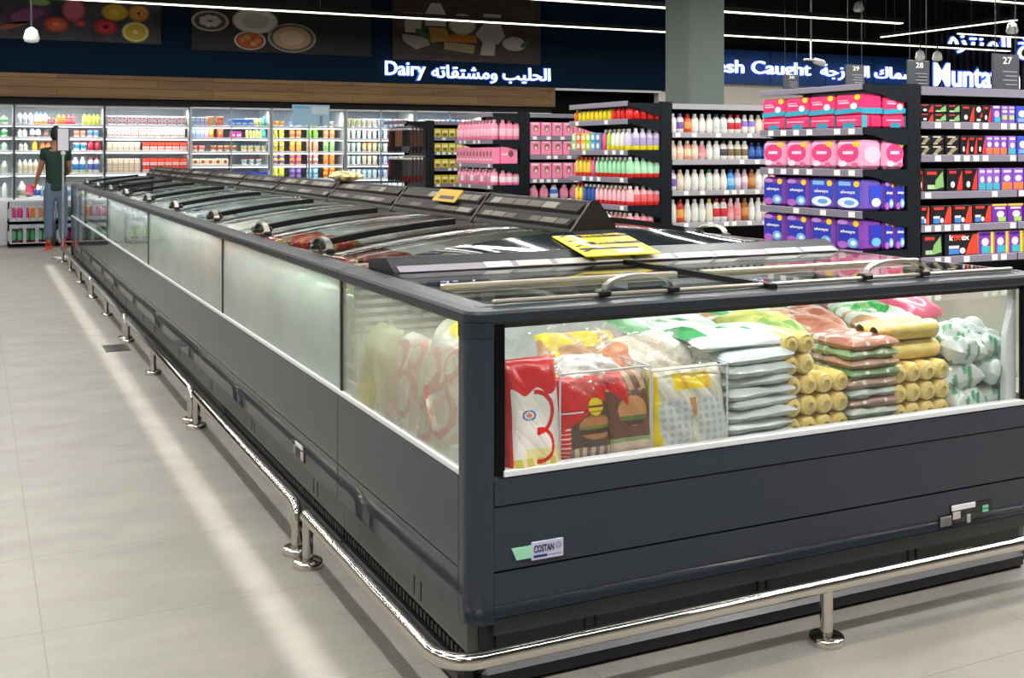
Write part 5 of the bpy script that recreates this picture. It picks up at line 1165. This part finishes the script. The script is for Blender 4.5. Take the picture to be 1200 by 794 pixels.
chill(-.34, -.16, 1.478, B_(.036, .12, '#cfe0f2', '#7fb6e4', '#e6ecf4', 'bottle', '#6a5048'), 'pale blue', 'bottle', wA, .072)
chill(-.16, -.08, 1.478, B_(.03, .1, '#7a4a44', '#5f3a36', '#a88a80'), 'brown', 'bottle', wA, .062)
chill(.22, .40, 1.478, B_(.04, .09, '#e8d9c8', '#e86a5a', '#e88a6a', 'tub'), 'coral', 'tub', wA, .085)
chill(.4, .61, 1.478, B_(.04, .1, '#e6eef6', '#3f6ac0', '#6a9ad8', 'tub'), 'blue', 'tub', wA, .082)
chill(-.48, -.32, 1.29, B_(.026, .1, '#eeece2', '#dcdcd2', '#cfcabc'), 'ivory', 'bottle', wA, .058)
chill(-.31, -.22, 1.29, B_(.034, .13, '#f0b41e', '#e8a81a', '#f2c84a'), 'golden yellow', 'bottle', wA, .07)
chill(-.21, -.06, 1.29, B_(.034, .12, '#b8582a', '#8a3f20', '#d88a4a'), 'amber', 'bottle', wA, .07)
chill(.22, .40, 1.29, B_(.045, .11, '#eef0f2', '#f09a94', '#3f9ac0', 'tub'), 'pink lidded blue', 'tub', wA, .09)
chill(.4, .6, 1.29, B_(.045, .15, '#a8283a', '#e0242f', '#c23a50'), 'crimson', 'bottle', wA, .095)
chill(-.5, .0, .974, B_(.034, .19, '#ebe8da', '#e6e2d2', '#d8cfb4'), 'cream milk', 'bottle', wA, .068)
chill(.2, .41, .974, B_(.045, .22, '#eef2f4', '#dfe6ee', '#3a86c8', 'bottle', '#cfe0b0'), 'blue banded', 'bottle', wA, .095)
chill(.41, .62, .974, B_(.04, .22, '#e6e2e0', '#a8323a', '#5a6ab0'), 'red capped', 'bottle', wA, .08)
chill(-.5, -.38, .645, B_(.055, .22, '#eef0ec', '#e6e8e2', '#a9b08a', 'jug'), 'white and olive', 'jug', wA, .12)
chill(-.32, -.2, .645, B_(.06, .2, '#f2f0ea', '#f0e6c0', '#1f4fb0', 'jug'), 'white and blue', 'jug', wA, .125)
chill(-.18, .55, .645, B_(.05, .19, '#eef2f2', '#f0d98a', '#5ab8d8', 'jug'), 'pale blue', 'jug', wA, .115)
# multipack cabinet
wB = 'multipack cabinet'
MP = lambda a, b, c: (('f', 'r', .04, .52, .48, .95, a), ('f', 'r', .52, .52, .96, .95, a), ('f', 'r', .04, .05, .48, .46, b), ('f', 'r', .52, .05, .96, .46, b), ('f', 'r', .1, .66, .42, .8, c), ('f', 'r', .58, .66, .9, .8, c), ('f', 'r', .1, .18, .42, .32, c), ('f', 'r', .58, .18, .9, .32, c))
chill(.66, 1.76, 1.654, P_(.118, .125, '#d8cdd0', *MP('#f0eef0', '#ece8ea', '#d84a5e')), 'white and rose', 'pk', wB, .137)
chill(.66, 1.76, 1.478, P_(.1, .12, '#e8dcd6', *MP('#f2f0ee', '#efeae6', '#ea6a50')), 'white and peach', 'pk', wB, .108)
chill(.66, 1.14, 1.29, P_(.07, .12, '#c8b48a', *MP('#efe8da', '#e8e0d0', '#d8b060')), 'white and gold', 'pk', wB, .075)
chill(1.14, 1.76, 1.29, P_(.1, .12, '#b01a14', *MP('#e8341f', '#e6e0dc', '#f06a4a')), 'bright red', 'pk', wB, .104)
chill(.66, 1.14, .974, P_(.07, .10, '#c0aa84', *MP('#ece4d6', '#e6ddcd', '#c89a50')), 'white and gold', 'pk', wB, .075, rows=2)
chill(1.14, 1.76, .974, P_(.1, .10, '#ae1a14', *MP('#e03420', '#e4dcd8', '#ef6548')), 'bright red', 'pk', wB, .104, rows=2)
chill(.66, 1.76, .645, P_(.12, .16, '#e6e6e4', *MP('#f2f2f2', '#efefee', '#d8dee2')), 'plain white', 'pk', wB, .14)
# glass door cabinets
wC = 'cabinet with orange and blue cartons'
for z in (1.655, 1.48):
    chill(1.83, 1.95, z, P_(.055, .12, '#9fc0e8', ('f', 'r', .1, .5, .9, .8, '#d6e6f4')), 'pale blue', 'pk', wC, .06)
    chill(1.95, 2.06, z, P_(.055, .12, '#c8bce0', ('f', 'r', .1, .5, .9, .8, '#e6e0f0')), 'pale lilac', 'pk', wC, .06)
    chill(2.06, 2.2, z, P_(.085, .135, '#f09a3a', ('f', 'e', .5, .5, .3, .25, '#f6c07a')), 'light orange', 'pk', wC, .088)
    chill(2.2, 2.34, z, P_(.085, .13, '#ea6438', ('f', 'e', .5, .5, .3, .25, '#f29a6a')), 'deep orange', 'pk', wC, .088)
chill(2.38, 2.75, 1.655, P_(.085, .1, '#4a80d0', ('f', 'r', .1, .2, .9, .5, '#cfe0f4')), 'cornflower blue', 'pk', wC, .09)
chill(2.38, 2.6, 1.48, P_(.085, .09, '#c23a86', ('f', 'r', .1, .2, .9, .6, '#f0c0da')), 'magenta', 'pk', wC, .09)
for z in (1.655, 1.48): chill(2.62, 2.86, z, B_(.024, .14, '#cfd8a8', '#20283a', '#e2d86a'), 'yellow labelled', 'bottle', wC, .05)
for z in (1.655, 1.48): chill(2.86, 2.95, z, B_(.035, .15, '#3aa8a4', '#1f7a86', '#6ac8c0'), 'teal', 'bottle', wC, .075)
T_ = lambda c, l, k, r=.045, h=.085: (r, h, c, l, k, 1, 'tub')
chill(1.83, 2.1, 1.279, T_('#efe6da', '#e0342a', '#e8705a'), 'red lidded', 'tub', wC, .1)
chill(2.1, 2.55, 1.279, T_('#ead9b8', '#c88a5a', '#b0623a'), 'caramel', 'tub', wC, .1)
chill(2.55, 2.94, 1.279, T_('#e8e2d2', '#5a9aa8', '#d8b86a'), 'teal and yellow', 'tub', wC, .1)
chill(1.83, 2.45, 1.078, P_(.1, .09, '#efe3b8', ('f', 'e', .5, .5, .3, .32, '#b8542f')), 'cream red dotted', 'pk', wC, .108)
chill(2.55, 2.94, 1.078, T_('#dfe6e6', '#d8443a', '#8fb8b0'), 'mixed', 'tub', wC, .11)
chill(1.83, 2.35, .865, P_(.12, .1, '#cc2a22', ('f', 'r', .1, .3, .9, .6, '#f0b48a')), 'scarlet', 'pk', wC, .125)
chill(2.35, 2.94, .865, P_(.11, .1, '#2a3a98', ('f', 'r', .1, .3, .9, .6, '#9fb4e0')), 'dark blue', 'pk', wC, .118)
chill(1.83, 2.94, .645, T_('#eceae6', '#dcdcda', '#c8d0d8'), 'white', 'tub', wC, .11)
wD = 'cabinet with the pale blue poster'
spD = {1.655: [('#f4e6b8', '#f0c43a', '#f2a04a', 'yellow'), ('#e6eef6', '#3a7ad0', '#8ab8e8', 'blue'), ('#dcefa0', '#8acf3a', '#c8e66a', 'light green'), ('#f0e4d0', '#e8c8a0', '#f4ead8', 'cream')],
       1.48: [('#e6e27a', '#5a4a8a', '#e6d83a', 'yellow and purple'), ('#f0c89a', '#e0562f', '#e8803a', 'orange'), ('#a8d86a', '#5fae2a', '#8ac84a', 'green'), ('#f0d0b0', '#e8642a', '#f09a4a', 'amber')],
       1.279: [('#efe08a', '#6a4a9a', '#e8c83a', 'yellow'), ('#f2b04a', '#ee8a1e', '#f6c06a', 'bright orange'), ('#f0c8a8', '#e88a5a', '#f0b890', 'peach'), ('#cfe6b0', '#6ab85a', '#a8d88a', 'green')],
       1.078: [('#efe27a', '#e0b82a', '#8a5aa0', 'yellow and violet'), ('#f0a850', '#e07a2a', '#b05a8a', 'orange'), ('#dfe6ea', '#c0d0da', '#e88a6a', 'pale grey'), ('#f2b070', '#e8542a', '#f08a3a', 'red orange')],
       .865: [('#eee86a', '#c8d83a', '#e0d84a', 'lemon'), ('#6a4a8a', '#4a3070', '#9a7ab8', 'purple'), ('#7ab0c0', '#3a8aa0', '#a8d0d8', 'aqua'), ('#f2c850', '#e89a2a', '#e8603a', 'orange')],
       .645: [('#e8e6e2', '#d0d4d8', '#dfe3e6', 'white')]}
def tubs(X0, X1, sp, where, r=.046, h=.09):
    for z, L in sp.items():
        n = len(L); s = (X1-X0)/n
        for k, (a, b, c, nm) in enumerate(L): chill(X0+s*k, X0+s*(k+1), z, (r, h, a, b, c, 1, 'tub'), nm, 'tub', where, .098, rows=2 if z not in (1.655, .645) else 1) if h < .1 else chill(X0+s*k, X0+s*(k+1), z, (r, h, a, b, c, 1, 'tub'), nm, 'tub', where, .085)
tubs(3.02, 4.07, spD, wD, h=.078)
wE = 'third cabinet with doors'
spE = {1.655: [('#dfe0b8', '#a8b04a', '#cfcfa0', 'olive lidded'), ('#f0ece0', '#e6e0d0', '#e0d8b8', 'ivory'), ('#a9bcd8', '#8aa4cc', '#c8d6e8', 'blue grey'), ('#e8dfd8', '#c08a80', '#dcc4b8', 'rose lidded')],
       1.48: [('#eef0ee', '#8a9a90', '#dfe6e0', 'grey lidded'), ('#f0ece4', '#e8b8a8', '#ece0d4', 'shell pink'), ('#e6eaf0', '#6a86c0', '#c0d0e6', 'blue lidded'), ('#ecebe2', '#a8a088', '#dcd8c8', 'stone')],
       1.279: [('#ecece6', '#a8c8b8', '#d8e6dc', 'mint lidded'), ('#e8c890', '#d8a050', '#f0dcb0', 'tan'), ('#eef0ec', '#88a088', '#d6e2d4', 'sage lidded'), ('#dfe8dc', '#b8d0b0', '#ecf0e4', 'pale green')],
       1.078: [('#f0eeea', '#90b098', '#dce8de', 'green lidded'), ('#ece4d2', '#c8b078', '#e4d8ba', 'sand'), ('#dfe6f0', '#4a6ab0', '#b8c8e4', 'blue'), ('#f0d8d0', '#d8b0a8', '#f4e6e0', 'blush')],
       .865: [('#f0f0ec', '#d0d4c8', '#e4e8e0', 'white'), ('#e4ecec', '#6a98a0', '#c0d8dc', 'teal lidded'), ('#e2e6f2', '#3a5ab0', '#a8b8e0', 'blue capped'), ('#4a5ac0', '#3a3a9a', '#6a7ad0', 'indigo')],
       .645: [('#e8e6e2', '#d0d4d8', '#dfe3e6', 'white')]}
tubs(4.17, 5.22, spE, wE, r=.036, h=.13)
tubs(5.3, 6.4, {1.655: spE[1.48], 1.48: spE[1.279], 1.279: spE[1.655], 1.078: spE[.865]}, 'cabinet behind the sock unit', r=.036, h=.13)
# pale blue poster across the top of the doors
t = thing('door_poster', 'pale blue poster hung across the top of the glass doors', 'poster', (3.28, YF-.03, 1.62))
MB().box(0, .58, 0, .006, .06, .36, M('#a9d2ec', .5)).build('poster_board', t)
m = MB().box(.3, .56, -.002, 0, .22, .33, M('#d6e8f2', .5)).box(.02, .26, -.002, 0, .3, .34, M('#7fb8e0', .5)).box(.42, .47, -.002, 0, .07, .2, M('#8a98a8', .5)); m.build('printed_patch', t)

# ---- grey crates of bottles standing in front
CR = M('#aeb3bd', .45)
def crate(x, z, cols, cname, tier, where):
    lab = 'grey crate of %s bottles, %s of the stack %s' % (cname, tier, where)
    t = thing('bottle_crate', lab, 'crate', (x, 13.98, z)); w_, d_, h_ = .27, .18, .285
    m = MB().box(-w_, w_, -d_, d_, 0, .03, CR)
    for y in (-d_, d_-.02):
        m.box(-w_, w_, y, y+.02, 0, .045, CR).box(-w_, w_, y, y+.02, .235, h_, CR)
        for xx in (-w_, -.085, .065, w_-.05): m.box(xx, xx+.04 if abs(xx) < .2 else xx+.05, y, y+.02, .045, .235, CR)
    for xx in (-w_, w_-.02): m.box(xx, xx+.02, -d_, d_, 0, .07, CR).box(xx, xx+.02, -d_, d_, .2, h_, CR).box(xx, xx+.02, -.03, .03, .07, .2, CR)
    m.build('crate_body', t)
    for k in range(6):
        c = cols[k*len(cols)//6]
        tag(link('juice_bottle', bottle_mesh(.036, .215, c, '#eef0ee', c, 1, 'bottle', '#7a1420' if z < .2 else '#e4e6e6'), None, (x-.2+.08*k, 13.885, z+.032)), 'bottle in the %s crate, %s of the stack %s' % (cname, tier, where), 'bottle', 'bottles in the %s crate %s' % (tier, where))
CC = [(-1.12, 'at the very edge', ['#5a4a86', '#8a7aa8'], ['#8ac02a', '#a8c84a'], 'violet', 'lime'), (-.36, 'beside the person', ['#c83a86', '#d84a8a', '#f08a2a', '#3f8a4a'], ['#5fa87a', '#4a9a6a', '#7ab89a'], 'pink and orange', 'green'),
      (.24, 'behind the person', ['#3f8a4a', '#e07a3a', '#c83a5a'], ['#a83a6a', '#7a2a5a'], 'green and orange', 'dark pink'), (.82, 'behind the freezer end', ['#c83a6a', '#d85a7a'], ['#3f9a5a', '#4aa86a', '#e08a4a'], 'rose', 'green and amber'), (1.42, 'far along behind the freezer', ['#4a9a5a', '#d86a3a'], ['#9a3a5a', '#c84a4a'], 'green and red', 'wine red')]
for x, wh, a, b, ca, cb_ in CC:
    crate(x, .02, b, cb_, 'lower', wh); crate(x, .315, a, ca, 'upper', wh)
for k, (x, wh) in enumerate([(c[0], c[1]) for c in CC]):
    t = thing('crate_skid', 'low dark skid under the crate stack %s' % wh, 'skid', (x, 13.98, 0)); MB().box(-.26, .26, -.17, .17, 0, .019, DARK, .003).build('skid_board', t)

# ------------------------------------------------------------------ sign on a pole at the freezer end
t = thing('pole_sign', 'white blank sign in dark frame on a thin pole at the freezer end', 'sign stand', (-.07, 12.0, 0))
MB().lathe(0, 0, 0, [(.13, 0), (.13, .012), (.03, .03)], SATIN, 20).build('base', t)
MB().tube([(0, 0, .02), (0, 0, 1.27)], .0125, M('#b9bcc0', .35, .6), 10).build('pole', t)
MB().lathe(0, 0, 1.235, [(.025, 0), (.03, .03), (.02, .045)], M('#cfcfc0', .4), 10).build('clamp', t)
MB().box(-.075, .075, -.014, .010, 1.27, 1.56, M('#33363c', .4), .006).build('sign_frame', t)
MB().box(-.06, .06, -.0165, -.014, 1.285, 1.545, M('#d9d8e4', .5)).build('sign_sheet', t)

# ------------------------------------------------------------------ the standing person, seen from behind
def skin_mesh(nodes, edges, mat, sub_=2, name='body', root=0):
    me = bpy.data.meshes.new(name); me.from_pydata([n[0] for n in nodes], edges, []); o = bpy.data.objects.new(name, me); C.objects.link(o)
    md = o.modifiers.new('skin', 'SKIN'); md.use_smooth_shade = True
    for v, n in zip(me.skin_vertices[0].data, nodes): v.radius = n[1] if isinstance(n[1], tuple) else (n[1], n[1]); v.use_root = False
    me.skin_vertices[0].data[root].use_root = True
    sb = o.modifiers.new('sub', 'SUBSURF'); sb.levels = sub_; sb.render_levels = sub_
    bpy.context.view_layer.update(); out = bpy.data.meshes.new_from_object(o.evaluated_get(bpy.context.evaluated_depsgraph_get()))
    bpy.data.objects.remove(o); out.materials.clear(); out.materials.append(mat); out.name = name
    for p in out.polygons: p.use_smooth = True
    return out
SKIN = M('#9a6748', .55); PX_, PY_ = -.075, 13.25
P = thing('person', 'person in dark green T-shirt and blue jeans, back turned, holding something pink', 'person', (PX_, PY_, 0))
body = [((0, 0, .86), (.12, .09)), ((0, .0, 1.02), (.115, .085)), ((0, 0, 1.18), (.14, .09)), ((0, 0, 1.29), (.12, .07)), ((0, .0, 1.36), (.05, .05)), ((0, .01, 1.43), (.062, .075)), ((0, .015, 1.505), (.066, .08)), ((0, .01, 1.55), (.05, .06)),
        ((-.15, 0, 1.27), (.055, .055)), ((-.205, 0, 1.08), (.042, .042)), ((-.245, .03, .97), (.036, .036)), ((-.27, .06, .87), (.027, .022)), ((-.28, .08, .815), (.032, .018)),
        ((.15, 0, 1.27), (.055, .055)), ((.185, .02, 1.06), (.042, .042)), ((.165, .15, .98), (.034, .034)), ((.12, .26, .97), (.026, .022)), ((.10, .31, .97), (.03, .018)),
        ((-.085, 0, .80), (.085, .085)), ((-.10, .0, .46), (.056, .06)), ((-.10, -.02, .10), (.036, .036)), ((-.10, .06, .045), (.036, .03)),
        ((.085, 0, .80), (.085, .085)), ((.10, .02, .46), (.056, .06)), ((.11, .0, .10), (.036, .036)), ((.11, .08, .045), (.036, .03))]
ed = [(0, 1), (1, 2), (2, 3), (3, 4), (4, 5), (5, 6), (6, 7), (3, 8), (8, 9), (9, 10), (10, 11), (11, 12), (3, 13), (13, 14), (14, 15), (15, 16), (16, 17), (0, 18), (18, 19), (19, 20), (20, 21), (0, 22), (22, 23), (23, 24), (24, 25)]
def fingers(base, d, side, nodes, edges, root):
    b = Vector(base); d = Vector(d).normalized(); s = Vector(side).normalized(); up_ = d.cross(s)
    for k, L in enumerate((.062, .072, .068, .052)):
        a = b+s*(.014*(k-1.5)); i = len(nodes)
        nodes += [(tuple(a+d*.025), .008), (tuple(a+d*(.025+L*.5)+up_*.008), .0075), (tuple(a+d*(.025+L*.85)+up_*.028), .006)]
        edges += [(root, i), (i, i+1), (i+1, i+2)]
    i = len(nodes); nodes += [(tuple(b+s*-.032+d*.0), .009), (tuple(b+s*-.045+d*.032+up_*.012), .007)]; edges += [(root, i), (i, i+1)]
fingers((-.28, .08, .815), (-.1, .25, -1), (0, 1, .2), body, ed, 12); fingers((.10, .31, .97), (-.6, .8, 0), (0, .2, 1), body, ed, 17)
link('body', skin_mesh(body, ed, SKIN), P)
P.scale = (.86, .9, 1)
# face, ears and hair
fm = MB().lathe(0, 0, 0, [(.004, 0), (.011, .006), (.012, .016), (.006, .03)], SKIN, 8); link('nose', fm.mesh('nose'), P, (0, .088, 1.455))
for sx in (-1, 1):
    link('ear', MB().lathe(0, 0, -.028, [(.004, 0), (.014, .01), (.018, .035), (.012, .055)], SKIN, 8, .5, 1).mesh('ear'), P, (.064*sx, .0, 1.475))
    link('eye', MB().lathe(0, 0, -.008, [(.003, 0), (.009, .005), (.009, .011), (.003, .016)], M('#2a211c', .2), 8).mesh('eye'), P, (.026*sx, .083, 1.492))
link('mouth', MB().lathe(0, 0, 0, [(.004, 0), (.018, .004), (.004, .008)], M('#7a3f38', .5), 8, 1, .4).mesh('mouth'), P, (0, .082, 1.425))
HAIR = M('#14110f', .7)
link('hair', skin_mesh([((0, -.03, 1.40), (.066, .05)), ((0, -.022, 1.49), (.088, .082)), ((0, .0, 1.56), (.078, .085)), ((0, .02, 1.60), (.04, .05))], [(0, 1), (1, 2), (2, 3)], HAIR), P)
GRN = M('#14332c', .85); JEAN = M('#5d6f86', .85)
link('shirt', skin_mesh([((0, 0, .745), (.165, .135)), ((0, 0, .80), (.158, .128)), ((0, 0, .98), (.15, .112)), ((0, 0, 1.14), (.17, .115)), ((0, 0, 1.27), (.15, .095)), ((0, 0, 1.335), (.068, .062)), ((-.165, 0, 1.26), (.075, .075)), ((-.195, .0, 1.13), (.062, .062)), ((.165, 0, 1.26), (.075, .075)), ((.19, .01, 1.13), (.062, .062))], [(0, 1), (1, 2), (2, 3), (3, 4), (4, 5), (4, 6), (6, 7), (4, 8), (8, 9)], GRN), P)
link('jeans', skin_mesh([((0, 0, .95), (.16, .125)), ((0, -.01, .80), (.165, .13)), ((-.09, 0, .70), (.088, .095)), ((-.10, 0, .46), (.073, .076)), ((-.10, -.015, .12), (.058, .06)), ((.09, 0, .70), (.088, .095)), ((.10, .02, .46), (.073, .076)), ((.11, .0, .12), (.058, .06))], [(0, 1), (1, 2), (2, 3), (3, 4), (1, 5), (5, 6), (6, 7)], JEAN), P)
for sx, yy in ((-.10, 0), (.11, .02)):
    link('shoe', skin_mesh([((sx, yy-.06, .05), (.045, .045)), ((sx, yy+.02, .045), (.045, .04)), ((sx, yy+.11, .04), (.045, .034)), ((sx, yy-.05, .11), (.045, .045))], [(0, 1), (1, 2), (0, 3)], M('#d8502f', .6)), P)
tag(link('pink_pouch', bag_mesh(.11, .14, .04, lambda u, v: FM('#e0406f') if v > .25 else FM('#f0a0b0'), 5), None, (PX_-.315, PY_+.09, .77), (R(80), R(10), R(20))), 'small pink pouch held in the hand of the standing person', 'pouch')
